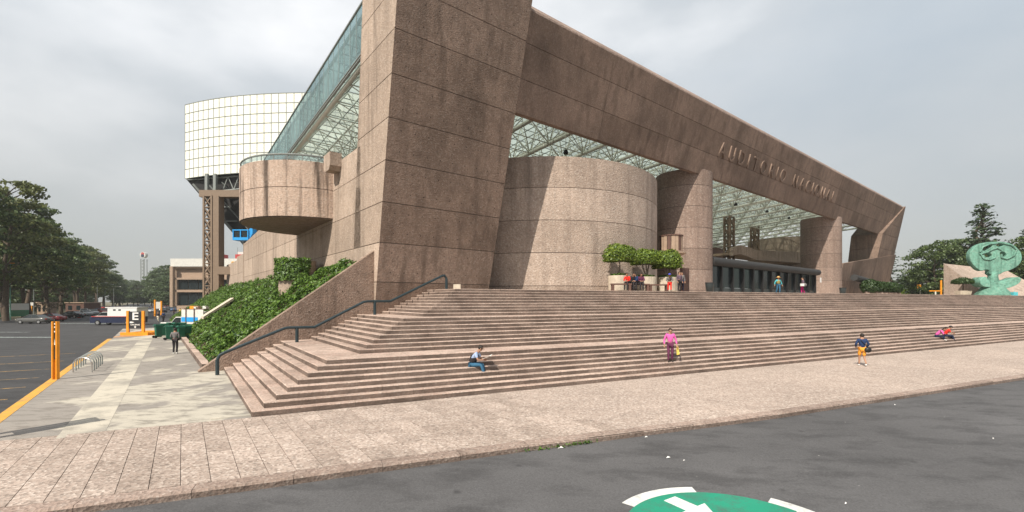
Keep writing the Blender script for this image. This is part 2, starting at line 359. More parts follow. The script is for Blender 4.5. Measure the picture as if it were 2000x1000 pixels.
# ------------------------------------------------------------------ ground, road, lot
o = MB().poly([(-1000, -280), (1000, -280), (1000, 1400), (-1000, 1400)], -.6, -.30).build('ground', 'terrain'); tag(o, kind='structure')
KB = [Vector(p) for p in [(-60, -13), (-26, .8), (-13, 5.75), (-7.43, 7.88), (-5.0, 8.83), (0, 10.93), (7.94, 14.0), (24.2, 21.2), (45, 30.4), (120, 63)]]
road = MB().poly([(-120, -60), (200, -60), (200, 100), (120, 63)]+[(p.x, p.y) for p in KB[::-1][1:]]+[(-120, -36)], -.28, -.15).build('road', 'asphalt'); tag(road, kind='structure')
lot = MB().poly([F(-3.2, 12), F(-2.6, 60), F(4, 60), F(6, 110), F(6, 620), F(-19, 620), F(-19, 128), F(-60, 128), F(-70, 12)], -.28, -.09).build('parking_lot', 'asphalt_lot'); tag(lot, kind='structure')
# lower pavement between stairs and road, and the concrete walk on the left
SD = Vector((-.731, 1, 0)).normalized()             # direction of slab joints and of the stair's return
DD = Vector((2.03, 1, 0)).normalized()              # direction of the stair front
C0 = gp(491.7, 814.8)
PE = [gp(-160, 876), gp(0, 860.5), gp(480, 822)]      # back edge of the pink pavement on the left
walk = MB().poly([PE[1], C0+Vector((.1, 0, 0)), C0+SD*13+Vector((1.5, 0, 0)), F(3.2, 60), F(3.2, 75), F(-3.0, 75), F(-3.0, 56), F(-3.78, 17.4)], -.28, -.004).build('sidewalk', 'sidewalk'); tag(walk, kind='structure')
MB().prism([F(-3.9, 10, -.28), F(-3.6, 10, -.28), F(-3.0, 56, -.28), F(-3.3, 56, -.28)], [F(-3.9, 10, .004), F(-3.6, 10, .004), F(-3.0, 56, .004), F(-3.3, 56, .004)]).build('painted_kerb', 'kerb_yellow', walk)
# light concrete strip slabs down the walk
for i in range(22):
    d0 = 14.3+i*2.05; d1 = d0+2.03
    e0 = -1.02+(d0-16.2)*.0263; e1 = -1.02+(d1-16.2)*.0263
    if i >= 1:
        MB().prism([F(e0-.95, d0, -.2), F(e0, d0, -.2), F(e1, d1, -.2), F(e1-.95, d1, -.2)], [F(e0-.95, d0, .001), F(e0, d0, .001), F(e1, d1, .001), F(e1-.95, d1, .001)]).build('strip_slab', 'strip_concrete', walk)
# grate by the stair corner
g = MB().box(gp(459, 813), (1.25, .26, .03), (DD, SD, Vector((0, 0, 1)))).build('drain_cover', 'strip_concrete', walk)
# pink pavement
pav = MB().poly([(p.x, p.y) for p in KB]+[(120, 66+14), (C0+DD*130).to_tuple()[:2], (C0+DD*-.05).to_tuple()[:2], PE[2].to_tuple()[:2], PE[1].to_tuple()[:2], gp(-160, 876).to_tuple()[:2], (-60, -2)], -.28, -.012).build('pavement', 'joint_dark'); tag(pav, kind='structure')
def kerb_y(x):
    for a, b in zip(KB, KB[1:]):
        if a.x <= x <= b.x: return a.y+(b.y-a.y)*(x-a.x)/(b.x-a.x)
def on_line(p, dvec, x): return p.y+dvec.y/dvec.x*(x-p.x)
def back_y(x):
    if x > C0.x: return on_line(C0, DD, x)
    a, b = PE[1], C0
    return a.y+(b.y-a.y)*(x-a.x)/(b.x-a.x)
# kerb stones: rough edge blocks along the road
for i in range(70):
    s0 = -14+i*1.6; 
    if s0 > 80: break
    x0, x1 = s0+.004, s0+1.596
    p0, p1 = Vector((x0, kerb_y(x0), 0)), Vector((x1, kerb_y(x1), 0)); nrm = Vector((-(p1-p0).y, (p1-p0).x, 0)).normalized()
    j = rng.uniform(-.012, .012); z = rng.uniform(-.003, .004)
    prof = [(-.02+j, -.27), (-.02+j, -.04+z), (.01+j, .0+z), (.32, .0+z), (.32, -.27)]
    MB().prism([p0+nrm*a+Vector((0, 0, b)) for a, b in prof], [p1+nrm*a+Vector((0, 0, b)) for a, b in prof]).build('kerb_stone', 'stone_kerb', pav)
# individual slabs where the joints show (left), one plain sheet beyond
def ray_len(x0, yk, yb):   # slab strip from kerb to back edge along SD
    return None
W_S = .47
nsl = 0
def strip_pts(off):
    # line through point (x=off at kerb) along SD up to the back edge
    x = off; y = kerb_y(x)+.36; p = Vector((x, y, 0)); q = p.copy()
    for _ in range(400):
        q2 = q+SD*.05
        if q2.y > back_y(q2.x): break
        q = q2
    return p, q
cols = []
x = -10.6
while x < 3.2:
    cols.append(x); x += W_S
prev = strip_pts(cols[0])
for ci, xx in enumerate(cols[1:]):
    cur = strip_pts(xx)
    la, lb = (prev[1]-prev[0]).length, (cur[1]-cur[0]).length
    cuts = [0, (.30+.08*rng.random()), .62+.1*rng.random() if ci % 2 else .55, None]
    fr = sorted([0.0, .18+.04*rng.random(), .38+.05*rng.random(), .58+.05*rng.random(), .76+.04*rng.random(), 1-.42/max(la, .5), 1.0])
    for f0, f1 in zip(fr, fr[1:]):
        gA = .007/la
        qa = [prev[0].lerp(prev[1], f0+gA), cur[0].lerp(cur[1], f0+gA), cur[0].lerp(cur[1], f1-gA), prev[0].lerp(prev[1], f1-gA)]
        qa = [qa[0]+Vector((.008, 0, 0)), qa[1]-Vector((.008, 0, 0)), qa[2]-Vector((.008, 0, 0)), qa[3]+Vector((.008, 0, 0))]
        z = rng.uniform(-.002, .003)
        MB().prism([(p.x, p.y, -.05) for p in qa], [(p.x, p.y, z) for p in qa]).build('paving_slab', 'stone_paving', pav)
    prev = cur
pa, pb = strip_pts(cols[-1])
xs = [3.2+i*2.3 for i in range(48)]
rest = [(pa.x, pa.y), ]+[(x, kerb_y(x)+.34) for x in xs if x < 110]+[(C0+DD*128).to_tuple()[:2]]+[(pb.x, pb.y)]
MB().poly(rest, -.05, .0).build('paving_sheet', 'stone_paving', pav)
# left bit of pavement out to the frame edge
rest = [(-58, kerb_y(-58)+.34), (-26, kerb_y(-26)+.34), (-13, kerb_y(-13)+.34), (cols[0], kerb_y(cols[0])+.34), strip_pts(cols[0])[1].to_tuple()[:2], PE[1].to_tuple()[:2], gp(-160, 876).to_tuple()[:2], (-58, -2.5)]
MB().poly(rest, -.05, .0).build('paving_sheet', 'stone_paving', pav)
# road markings: green disc, white ring pieces, arrows
DC = gp(1418, 1055, -.15); DR = 2.55
def ring(c, r0, r1, a0, a1, z0, z1, n=24):
    a = [R(a0+(a1-a0)*i/n) for i in range(n+1)]
    pts = [(c.x+r1*math.cos(x), c.y+r1*math.sin(x)) for x in a]+[(c.x+r0*math.cos(x), c.y+r0*math.sin(x)) for x in a[::-1]]
    return MB().poly(pts, z0, z1)
DC = Vector((3.53, 6.92, 0)); DR = 1.77
MB().poly(circ(DC, DR, 64), -.16, -.146).build('painted_disc', 'road_green', road)
for a0, a1 in ((89, 139), (5, 49), (-82, -38), (182, 228)): ring(DC, DR, DR+.24, a0, a1, -.16, -.145).build('painted_ring', 'road_white', road)
def arrow(tail, tip, wd):
    tail, tip = Vector(tail), Vector(tip); d = (tip-tail).normalized(); p = Vector((-d.y, d.x, 0)); neck = tip-d*.55
    pts = [tail+p*wd/2, tail-p*wd/2, neck-p*wd/2, neck-p*wd*1.15, tip, neck+p*wd*1.15, neck+p*wd/2]
    return MB().poly(pts[::-1], -.15, -.142)
arrow((2.94, 8.41, 0), (3.50, 7.55, 0), .32).build('painted_arrow', 'road_white', road)
arrow((5.0, 6.95, 0), (5.09, 8.02, 0), .32).build('painted_arrow', 'road_white', road)
# bay lines in the lot
for d in (24.5, 27.5, 30.5, 34, 38, 43):
    MB().prism([F(-22, d+2.0, -.1), F(-4.2, d, -.1), F(-4.2, d+.13, -.1), F(-22, d+2.13, -.1)], [F(-22, d+2.0, -.085), F(-4.2, d, -.085), F(-4.2, d+.13, -.085), F(-22, d+2.13, -.085)]).build('bay_line', 'faded_yellow', lot)
for p, wd, ln in ((gp(45, 659, -.1), .9, 6.5), (gp(155, 632, -.1), 1.0, 9.0), (gp(15, 649, -.1), .5, 5)):
    MB().box(p+Vector((0, 0, .012)), (ln, wd, .01)).build('lot_marking', 'faded_white', lot)

# ------------------------------------------------------------------ staircase
RS = .17; NST = 25
HIP = Vector((.155, .418, 0)); LAND = Vector((.435, 1.44, 0))
def hip(k): return C0+HIP*k+LAND*((1 if k >= 8 else 0)+(1 if k >= 16 else 0))
NF = Vector((-DD.y, DD.x, 0)); NL = Vector((SD.y, -SD.x, 0))
DW = 27.2                                    # facade line the returns run into
def to_wall(p):                              # travel along SD from p to the facade line
    return (DW-p.dot(BX))/SD.dot(BX)
stairs = thing('staircase', C0, 'wide pink stone staircase with two landings leading up to the plaza', 'stairs')
def block(p0, p1, q0, q1, z0, z1, name, parent):
    """a step block: p0-p1 nose, q0-q1 back"""
    n0 = (q0-p0).normalized(); n1 = (q1-p1).normalized(); c = .022
    up = lambda p, z: Vector((p.x, p.y, z))
    jz = rng.uniform(-.002, .002); jo = rng.uniform(-.006, .006)
    A = [up(p0+n0*jo, z0), up(p0+n0*jo, z1-c+jz), up(p0+n0*(c+jo), z1+jz), up(q0, z1+jz), up(q0, z0)]
    B = [up(p1+n1*jo, z0), up(p1+n1*jo, z1-c+jz), up(p1+n1*(c+jo), z1+jz), up(q1, z1+jz), up(q1, z0)]
    return MB().prism(A, B) if parent is None else MB().prism(A, B).build(name, 'stone_step', parent)
SL = 105.0
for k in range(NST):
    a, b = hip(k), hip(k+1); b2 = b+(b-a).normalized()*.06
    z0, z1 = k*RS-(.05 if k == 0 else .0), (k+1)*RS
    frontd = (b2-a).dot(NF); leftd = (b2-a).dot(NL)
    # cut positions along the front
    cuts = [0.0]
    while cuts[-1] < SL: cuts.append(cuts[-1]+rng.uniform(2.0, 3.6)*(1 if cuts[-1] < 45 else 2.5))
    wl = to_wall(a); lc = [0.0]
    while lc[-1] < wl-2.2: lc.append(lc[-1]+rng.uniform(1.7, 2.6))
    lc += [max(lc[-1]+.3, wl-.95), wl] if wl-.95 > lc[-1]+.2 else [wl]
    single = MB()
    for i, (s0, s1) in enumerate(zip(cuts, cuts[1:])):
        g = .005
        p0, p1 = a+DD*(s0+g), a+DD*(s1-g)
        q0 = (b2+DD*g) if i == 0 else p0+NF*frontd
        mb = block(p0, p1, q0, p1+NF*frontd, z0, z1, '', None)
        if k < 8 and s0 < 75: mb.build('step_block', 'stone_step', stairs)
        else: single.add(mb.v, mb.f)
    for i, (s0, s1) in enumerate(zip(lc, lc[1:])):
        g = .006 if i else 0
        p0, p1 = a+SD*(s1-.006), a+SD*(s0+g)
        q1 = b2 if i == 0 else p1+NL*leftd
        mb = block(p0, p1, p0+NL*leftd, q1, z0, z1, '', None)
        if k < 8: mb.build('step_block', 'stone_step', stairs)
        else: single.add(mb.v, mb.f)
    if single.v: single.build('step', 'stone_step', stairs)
core = MB()
for k in range(NST):
    a = hip(k)+(HIP*.12); wl = to_wall(a)
    core.poly([a, a+DD*SL, a+DD*SL+NF*9, a+NF*9+NL*2, a+SD*wl+NL*2, a+SD*wl], k*RS-.2 if k else -.1, (k+1)*RS-.03)
core.build('stair_core', 'joint_dark', stairs)
# right end: side cheek where the pavement rises
T = hip(25)
wl = to_wall(T)
plaza = MB().poly([T, T+DD*SL, T+DD*SL+Vector((-20, 90, 0)), F(130, 100), F(14, 100), F(14, 27.0), T+SD*wl], 2.0, 4.238).build('plaza', 'stone_paving'); tag(plaza, kind='structure')

# ------------------------------------------------------------------ the portal: legs, beam, columns, drum
def stack(parent, polyfn, zs, mat, name='concrete_course', gap=.022, inset=.985, smooth=False, side=None):
    for z0, z1 in zip(zs, zs[1:]):
        lo, hi = z0+gap, z1-gap
        o = MB().prism([(*p[:2], lo) for p in polyfn(lo)], [(*p[:2], hi) for p in polyfn(hi)]).build(name, mat, parent)
        if smooth: autosmooth(o)
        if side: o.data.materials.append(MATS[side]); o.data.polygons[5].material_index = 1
    def ins(z):
        pts = polyfn(z); cx = sum(p[0] for p in pts)/len(pts); cy = sum(p[1] for p in pts)/len(pts)
        return [(cx+(p[0]-cx)*inset, cy+(p[1]-cy)*inset, z) for p in pts]
    MB().prism(ins(zs[0]), ins(zs[-1]-.03)).build('core', 'joint_dark', parent)
leg_df = lambda z: 27.52-.1846*z
def leg_left(z):
    return [F(10.67, leg_df(z)), F(18.86+.0548*z, leg_df(z)), F(18.86+.0548*z, 31.4-.103*z), F(10.67, 31.4-.103*z)]
bld = thing('concrete_portal', F(15, 28), 'giant pinkish brown concrete portal with leaning pylons and an inscribed beam', 'building')
pl = bpy.data.objects.new('pylon', None); C.objects.link(pl); pl.parent = bld; pl.location = F(15, 27)-wloc(bld)
ZJ = [.2, 2.31, 4.69, 7.07, 9.45, 11.83, 14.21, 16.59, 18.97, 21.35, 24.1]
stack(pl, leg_left, ZJ, 'concrete_front', side='concrete_rough')  # left face gets a paler concrete, so its sunlit brightness is partly painted in
def leg_right(z):
    ti = 114.6 if z < 17.05 else 114.6+(z-17.05)/6.85*12.2
    return [F(ti, leg_df(z)), F(127, leg_df(z)), F(127, 31.4-.103*z), F(ti, 31.4-.103*z)]
pr = bpy.data.objects.new('pylon', None); C.objects.link(pr); pr.parent = bld; pr.location = F(120, 27)-wloc(bld)
stack(pr, leg_right, [4.2, 7.07, 9.45, 11.83, 14.21, 17.05, 19.3, 21.6, 23.85], 'concrete_beam', inset=.98)
# beam
bm_df = lambda z: 25.1-.27*(z-17.05)
beam = bpy.data.objects.new('beam', None); C.objects.link(beam); beam.parent = bld; beam.location = F(68, 27)-wloc(bld)
tj = [19.75+i*(114.9-19.75)/10 for i in range(11)]
ZB = [17.05, 19.25, 21.5, 23.45]
for ci, (z0, z1) in enumerate(zip(ZB, ZB[1:])):
    for i, (t0, t1) in enumerate(zip(tj, tj[1:])):
        g = .018; a, b = z0+(g if ci else 0), z1-(g if ci < 2 else 0); ta, tb = t0+.012, t1-.012
        if i == len(tj)-2: tbs = lambda z: max(114.5, 114.6+(z-17.05)/6.85*12.2+.05)
        else: tbs = lambda z: tb
        MB().prism([F(ta, bm_df(a), a), F(tbs(a), bm_df(a), a), F(tbs(a), bm_df(a)+.45, a), F(ta, bm_df(a)+.45, a)], [F(ta, bm_df(b), b), F(tbs(b), bm_df(b), b), F(tbs(b), bm_df(b)+.45, b), F(ta, bm_df(b)+.45, b)]).build('beam_panel', 'concrete_beam', beam)
prof = [(bm_df(17.05)+.06, 17.08), (bm_df(23.4)+.06, 23.4), (24.6, 24.25), (29.0, 24.25), (25.5, 17.08)]
MB().prism([F(19.9, d, z) for d, z in prof], [F(114.5, d, z) for d, z in prof]).build('core', 'concrete_beam', beam)
for i in range(14):
    t0 = 19.75+i*107.2/14; t1 = t0+107.2/14-.02
    pf = [(bm_df(23.45), 23.46), (bm_df(23.45)+.02, 23.62), (23.95, 24.28), (29.0, 24.28), (29.0, 23.46)]
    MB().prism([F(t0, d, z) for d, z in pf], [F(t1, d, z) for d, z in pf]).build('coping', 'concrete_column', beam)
# inscription
up = (F(0, bm_df(21), 21)-F(0, bm_df(20), 20)).normalized(); onrm = AX.cross(up).normalized()
txt = 'AUDITORIO NACIONAL'
tpos = 48.0
cu = bpy.data.curves.new('tmp', 'FONT'); cu.size = 2.30; cu.extrude = .07; cu.offset = 0.0; cu.align_x = 'CENTER'; tmp = bpy.data.objects.new('tmp', cu); C.objects.link(tmp)
rotm = Matrix((AX, up, onrm)).transposed()
pitch = (85.4-48.0)/(len(txt)-.5)
wid = {'I': .62, ' ': .85, 'N': 1.1, 'O': 1.1, 'D': 1.08, 'A': 1.08}
tot = sum(wid.get(c, 1) for c in txt); sc_ = (85.6-47.6)/tot; tc_ = 47.6
for ch in txt:
    wch = wid.get(ch, 1)*sc_
    if ch != ' ':
        cu.body = ch; bpy.context.view_layer.update(); dg = bpy.context.evaluated_depsgraph_get()
        me = bpy.data.meshes.new_from_object(tmp.evaluated_get(dg)); me.materials.clear(); me.materials.append(MATS['concrete_beam'])
        for v in me.vertices: v.co.x *= .93
        zc = 19.3; loc = F(tc_+wch/2, bm_df(zc), zc)+onrm*.065
        lo = bpy.data.objects.new('letter', me); C.objects.link(lo); lo.parent = beam; lo.location = loc-wloc(beam); lo.rotation_euler = rotm.to_euler()
    tc_ += wch
bpy.data.objects.remove(tmp)
# columns with fins behind
COLS = ((46.9, 'nearer'), (90.5, 'farther'))
for tcx, which in COLS:
    c = F(tcx, 27.75, 4.2)
    th = bpy.data.objects.new('column', None); C.objects.link(th); th.parent = bld; th.location = c-wloc(bld)
    zs = [4.0, 4.65, 6.88, 9.12, 11.38, 13.65, 15.9, 17.62]
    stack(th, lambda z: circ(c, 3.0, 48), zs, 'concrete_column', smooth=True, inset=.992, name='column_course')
dc = F(31.4, 34.8, 4.2)
drum = thing('concrete_drum', dc, 'broad round drum of pale rough concrete behind the left pylon, half in shadow', 'building')
stack(drum, lambda z: circ(dc, 11.6, 120), [4.0, 4.7, 7.3, 9.85, 12.4, 14.85], 'concrete_drum', smooth=True, inset=.997)
# right sloping parapet in front of the right pylon
rp_ = thing('sloping_parapet', F(112, 26, 4.2), 'sloping brown concrete parapet below the far pylon of the portal', 'wall')
for (t0, t1) in ((94, 110.5), (110.53, 127.1)):
    zt = lambda t: 10.0+(t-94)*.108
    for zlo, zhi in ((4.2, 7.05), (7.09, None)):
        pts = [(t0, zlo), (t1, zlo), (t1, zhi or zt(t1)), (t0, zhi or zt(t0))]
        MB().prism([F(t, leg_df(z)-.25, z) for t, z in pts], [F(t, leg_df(z)+.5, z) for t, z in pts]).build('concrete_panel', 'concrete_beam', rp_)

# left parapet beside the stairs
pp = thing('stair_parapet', F(6, 27.4), 'sloping pinkish concrete parapet wall climbing beside the stairs and ivy bank', 'wall')
def zt(t): return max(.02, .06+(t-1.75)*.735)
for t0, t1 in ((1.75, 4.9), (4.912, 7.9), (7.912, 10.66)):
    pts = [(t0, -.2), (t1, -.2), (t1, zt(t1)), (t0, zt(t0))]
    MB().prism([F(t, 27.05, z) for t, z in pts], [F(t, 27.55, z) for t, z in pts]).build('concrete_panel', 'concrete_front', pp)

# ------------------------------------------------------------------ side wall and round balcony
sw = thing('side_wall', F(11, 60), 'long sunlit pink concrete side wall above the ivy bank', 'wall')
segs = [29.4, 38.5, 47, 55, 63, 71, 78.3]
ZW = [2.2, 4.69, 7.07, 9.45, 11.83, 14.0]
def wall_top(d): return 13.75 if d < 41 else 13.75-(d-41)*.045
for d0, d1 in zip(segs, segs[1:]):
    for z0, z1 in zip(ZW, ZW[1:]):
        top0, top1 = (z1-.018, z1-.018) if z1 < 12 else (wall_top(d0), wall_top(d1))
        if z1 > 12 and top1 <= z0: continue
        a = z0+.018
        MB().prism([F(10.67, d0+.012, a), F(11.6, d0+.012, a), F(11.6, d1-.012, a), F(10.67, d1-.012, a)], [F(10.67, d0+.012, top0), F(11.6, d0+.012, top0), F(11.6, d1-.012, top1), F(10.67, d1-.012, top1)]).build('concrete_panel', 'concrete_rough', sw)
MB().prism([F(10.72, 29.5, 2), F(11.55, 29.5, 2), F(11.55, 78.2, 2), F(10.72, 78.2, 2)], [F(10.72, 29.5, 13.6), F(11.55, 29.5, 13.6), F(11.55, 78.2, 11.9), F(10.72, 78.2, 11.9)]).build('core', 'joint_dark', sw)
for d0, d1, z1 in ((79.3, 92, 11.2), (92.03, 106, 10.6)):
    for za, zb in ((0, 4.69), (4.72, 8.2), (8.23, z1)):
        MB().prism([F(11.5, d0, za), F(12.2, d0, za), F(12.2, d1, za), F(11.5, d1, za)], [F(11.5, d0, zb), F(12.2, d0, zb), F(12.2, d1, zb), F(11.5, d1, zb)]).build('concrete_panel', 'concrete_rough', sw)
MB().tube(F(10.95, 78.8, 2), F(10.95, 78.8, 12.2), .28, n=10).build('downpipe', 'steel_tan', sw)
# little waterspout
ws = MB(); c = F(9.95, 33.9, 13.3)
ws.prism([F(9.85, 33.2, 13.25), F(9.85, 33.5, 12.95), F(9.85, 34.4, 12.95), F(9.85, 34.7, 13.25), F(9.85, 34.7, 14.2), F(9.85, 33.2, 14.2)], [F(10.68, 33.2, 13.25), F(10.68, 33.5, 12.95), F(10.68, 34.4, 12.95), F(10.68, 34.7, 13.25), F(10.68, 34.7, 14.2), F(10.68, 33.2, 14.2)])
ws.build('waterspout', 'concrete_rough', sw)
bc = F(10.67, 40.6); BR = 5.4
bal = thing('round_balcony', F(8, 40.6, 9.7), 'half round pinkish concrete balcony with dark water streaks on the side wall', 'balcony')
def semi(z, r=BR):
    th0 = math.atan2(BX.y, BX.x)
    return circ(bc, r, 33, th0, th0+math.pi, False)
stack(bal, semi, [9.75, 11.9, 13.9], 'concrete_streaked', smooth=True, inset=.99, name='parapet_course')
o = MB().prism([(*p, 9.70) for p in semi(0, BR-.12)], [(*p, 9.765) for p in semi(0, BR-.12)]).build('soffit', 'concrete_column', bal)
rail = MB(); pr_ = [Vector((*p, 14.32)) for p in semi(0, BR-.1)]
rail.path(pr_, .07, 6)
for i in range(0, 33, 2): rail.tube(Vector((pr_[i].x, pr_[i].y, 13.9)), pr_[i], .035, n=5)
rail.build('railing', 'steel_grey', bal)
gl = MB()
for a, b in zip(pr_, pr_[1:]): gl.add([(a.x, a.y, 13.95), (b.x, b.y, 13.95), (b.x, b.y, 14.25), (a.x, a.y, 14.25)], [[0, 1, 2, 3]])
gl.build('rail_glass', 'glass_fascia', bal)
# round planter and ivy bank
ZI = lambda t: max(.12, .12+(t-2.4)*.745)
rpn = thing('round_planter', F(9.0, 39, 5), 'low round concrete planter set high in the ivy bank under the balcony', 'planter')
o = MB().lathe(F(8.9, 38.3, 3.9), [(1.35, 0), (1.35, 2.75), (1.15, 2.75), (1.15, 2.5), (.2, 2.5)], 32).build('wall', 'concrete_rough', rpn); autosmooth(o)

bank = MB().add([F(2.3, 27.5, -.2), F(10.7, 27.5, 6.2), F(10.7, 108, 6.2), F(2.3, 108, -.2), F(10.7, 27.5, -.3), F(10.7, 108, -.3)], [[0, 1, 2, 3], [0, 4, 1], [3, 2, 5], [0, 3, 5, 4]]).build('bank', 'soil'); tag(bank, kind='structure')
def leafcards(pts, size, rnd, flat=0.0, aspect=1.6):
    """pts: list of (pos, normal) -> one quad leaf (kite) each"""
    vs, fs = [], []
    for p, nr in pts:
        nn = (nr+Vector((rnd.gauss(0, 1), rnd.gauss(0, 1), rnd.gauss(0, 1)))*(1-flat)).normalized()
        u = nn.orthogonal().normalized(); q = nn.cross(u); a = rnd.uniform(0, 6.283); d = u*math.cos(a)+q*math.sin(a); e_ = nn.cross(d)
        s = size*rnd.uniform(.5, 1.5); k = len(vs)
        vs += [p-d*s*.5*aspect, p-e_*s*.45+d*s*.05, p+d*s*.5*aspect+nn*s*.12, p+e_*s*.45+d*s*.05]; fs.append((k, k+1, k+2, k+3))
    return vs, fs
def leafmesh(name, pts, size, mat, rnd, flat=0.0, org=Vector(), aspect=1.6):
    vs, fs = leafcards(pts, size, rnd, flat, aspect)
    me = bpy.data.meshes.new(name); me.from_pydata([tuple(v-org) for v in vs], [], fs); me.materials.append(MATS[mat]); me.update(); return me
r2 = random.Random(3)
pts = []
slope_n = (AX*-.6+Vector((0, 0, .8))).normalized()
while len(pts) < 95000:
    d = 27.6+(r2.random()**1.55)*78; t = 2.5+r2.random()*8.15
    if t < 3.1 and r2.random() < .6: continue
    p = F(t, d, ZI(t)-.32)
    bumpv = .18*math.sin(t*1.9+d*.8)+.14*math.sin(d*2.3-t*.7)+.10*math.sin(t*4.1+1.3*d)
    pts.append((p+slope_n*(bumpv+r2.uniform(.0, .34)), slope_n))
for _ in range(4200):       # ivy spilling over the round planter
    a = r2.uniform(0, 6.283); z = 3.9+1.2+r2.random()*1.7; rr = 1.42+r2.random()*.22
    dv = Vector((math.cos(a), math.sin(a), 0)); 
    if dv.dot(AX-BX*.2) > .55: continue
    pts.append((F(8.9, 38.3, z)+dv*rr, (dv+Vector((0, 0, .4))).normalized()))
me = leafmesh('ivy', pts, .135, 'leaf_ivy', r2, .55, F(6, 40)); iv = bpy.data.objects.new('ivy', me); C.objects.link(iv); iv.location = F(6, 40)
tag(iv, 'dense glossy green ivy covering the bank', 'ivy', kind='stuff')
kb = thing('bank_kerb', F(2.2, 40), 'low pink stone kerb along the foot of the ivy bank', 'kerb')
for i in range(14):
    d0 = 28.2+i*2.2
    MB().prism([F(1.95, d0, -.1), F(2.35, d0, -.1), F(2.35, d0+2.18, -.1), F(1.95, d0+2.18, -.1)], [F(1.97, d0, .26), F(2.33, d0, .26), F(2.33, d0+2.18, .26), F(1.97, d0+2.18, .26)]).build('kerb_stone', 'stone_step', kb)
sl = thing('slab_cover', F(5.5, 52, 2), 'flat pale concrete cover slab lying in the ivy bank', 'slab')
MB().prism([F(3.9, 54, 1.7), F(3.9, 56.5, 1.7), F(6.6, 57.5, 3.6), F(6.6, 55, 3.6)], [F(3.9, 54, 1.95), F(3.9, 56.5, 1.95), F(6.6, 57.5, 3.85), F(6.6, 55, 3.85)]).build('slab', 'planter', sl)

# handrail
HD = 25.6
hr = thing('handrail', F(8, HD), 'dark blue steel tube handrail climbing the left side of the stairs', 'handrail')
def hz(u, v):
    r = (u-1000)/FPX; t = HD*(BX.y*r-BX.x)/(AX.x-AX.y*r) if False else None
def onD(u, v, d):
    r = (u-1000)/FPX; t = d*(r*BX.y-BX.x)/(AX.x-r*AX.y); y = (AX*t+BX*d).y; return F(t, d, H+(587-v)/FPX*y)
hp = [onD(424.5, 702, HD), onD(429, 694, HD), onD(438, 689, HD), onD(554, 642, HD), onD(562, 640, HD), onD(614, 639, HD), onD(710, 590, HD), onD(718, 588.5, HD), onD(762, 588.5, HD), onD(862, 539.5, HD), onD(868, 538, HD), onD(872, 544, HD)]
o = MB().path(hp, .075, 10).build('rail', 'rail_blue', hr); autosmooth(o, 50)
def post(p, z):
    MB().tube((p.x, p.y, z-.05), p, .085, n=10).build('post', 'rail_blue', hr)
post(hp[0], 0); post(onD(580, 641, HD), 8*RS); post(onD(732, 588, HD), 16*RS); post(hp[-1], 25*RS)
bx = MB().box(at(893, 556, 27.0)-Vector((0, 0, .25)), (.42, .3, .55)).build('tan_box', 'planter'); tag(bx, 'small plain tan box on the top step at the end of the handrail', 'box')

# ------------------------------------------------------------------ glass roof on trusses
roof = thing('glass_roof', F(69, 45, 18), 'sloping glass canopy roof on white tube trusses behind the concrete beam', 'roof')
ZBt = lambda d: 20.0-(d-29)*.060
ZTp = lambda d: 23.5-(d-29)*.065
DR0, DR1 = 29.3, 66.0
tts = [11.3+.05+i*5.13 for i in range(23)]
tm_ch, tm_web = MB(), MB()
tref = 0
def truss(mid):
    a, b = MB(), MB()
    a.tube(F(0, DR0, ZBt(DR0)), F(0, DR1, ZBt(DR1)), .20, n=8); a.tube(F(0, DR0, ZTp(DR0)-.15), F(0, DR1, ZTp(DR1)-.15), .11, n=6)
    nd = 12; st = (DR1-DR0)/nd
    for i in range(nd):
        d0 = DR0+i*st; dm = d0+st/2
        for dd in (-1, 1):
            b.tube(F(0, dm, ZBt(dm)), F(0, dm+dd*st/2, ZTp(dm+dd*st/2)-.15), .065, n=5)
            if mid:
                for sd in ((-1, 1) if mid == 2 else (1,)): b.tube(F(0, dm, ZBt(dm)), F(sd*2.56, dm+dd*st/2, ZTp(dm+dd*st/2)-.2), .055, n=5)
    return a, b
org = F(0, DR0, ZBt(DR0))
mwb1 = truss(1)[1].mesh('web', org, 'steel_white', True)
a, b = truss(2)
mch = a.mesh('truss', org, 'steel_white', True); mwb = b.mesh('web', org, 'steel_white', True)
tie = MB()
for i in range(13):
    d0 = DR0+(i+.5)*(DR1-DR0)/12
    if d0 < DR1: tie.tube(F(0, d0, ZBt(d0)), F(5.13, d0, ZBt(d0)), .06, n=5)
for i in range(12):
    d0 = DR0+(i+.5)*(DR1-DR0)/12; d1 = d0+(DR1-DR0)/12
    if d1 < DR1: tie.tube(F(0, d0, ZBt(d0)), F(5.13, d1, ZBt(d1)), .045, n=5)
mti = tie.mesh('tie', org, 'steel_white', True)
for i, t in enumerate(tts):
    tr = place('truss', mch, roof, F(t, DR0, ZBt(DR0)))
    wb = bpy.data.objects.new('web', mwb if i else mwb1); C.objects.link(wb); wb.parent = tr
    if i < len(tts)-1:
        ti = bpy.data.objects.new('tie', mti); C.objects.link(ti); ti.parent = tr
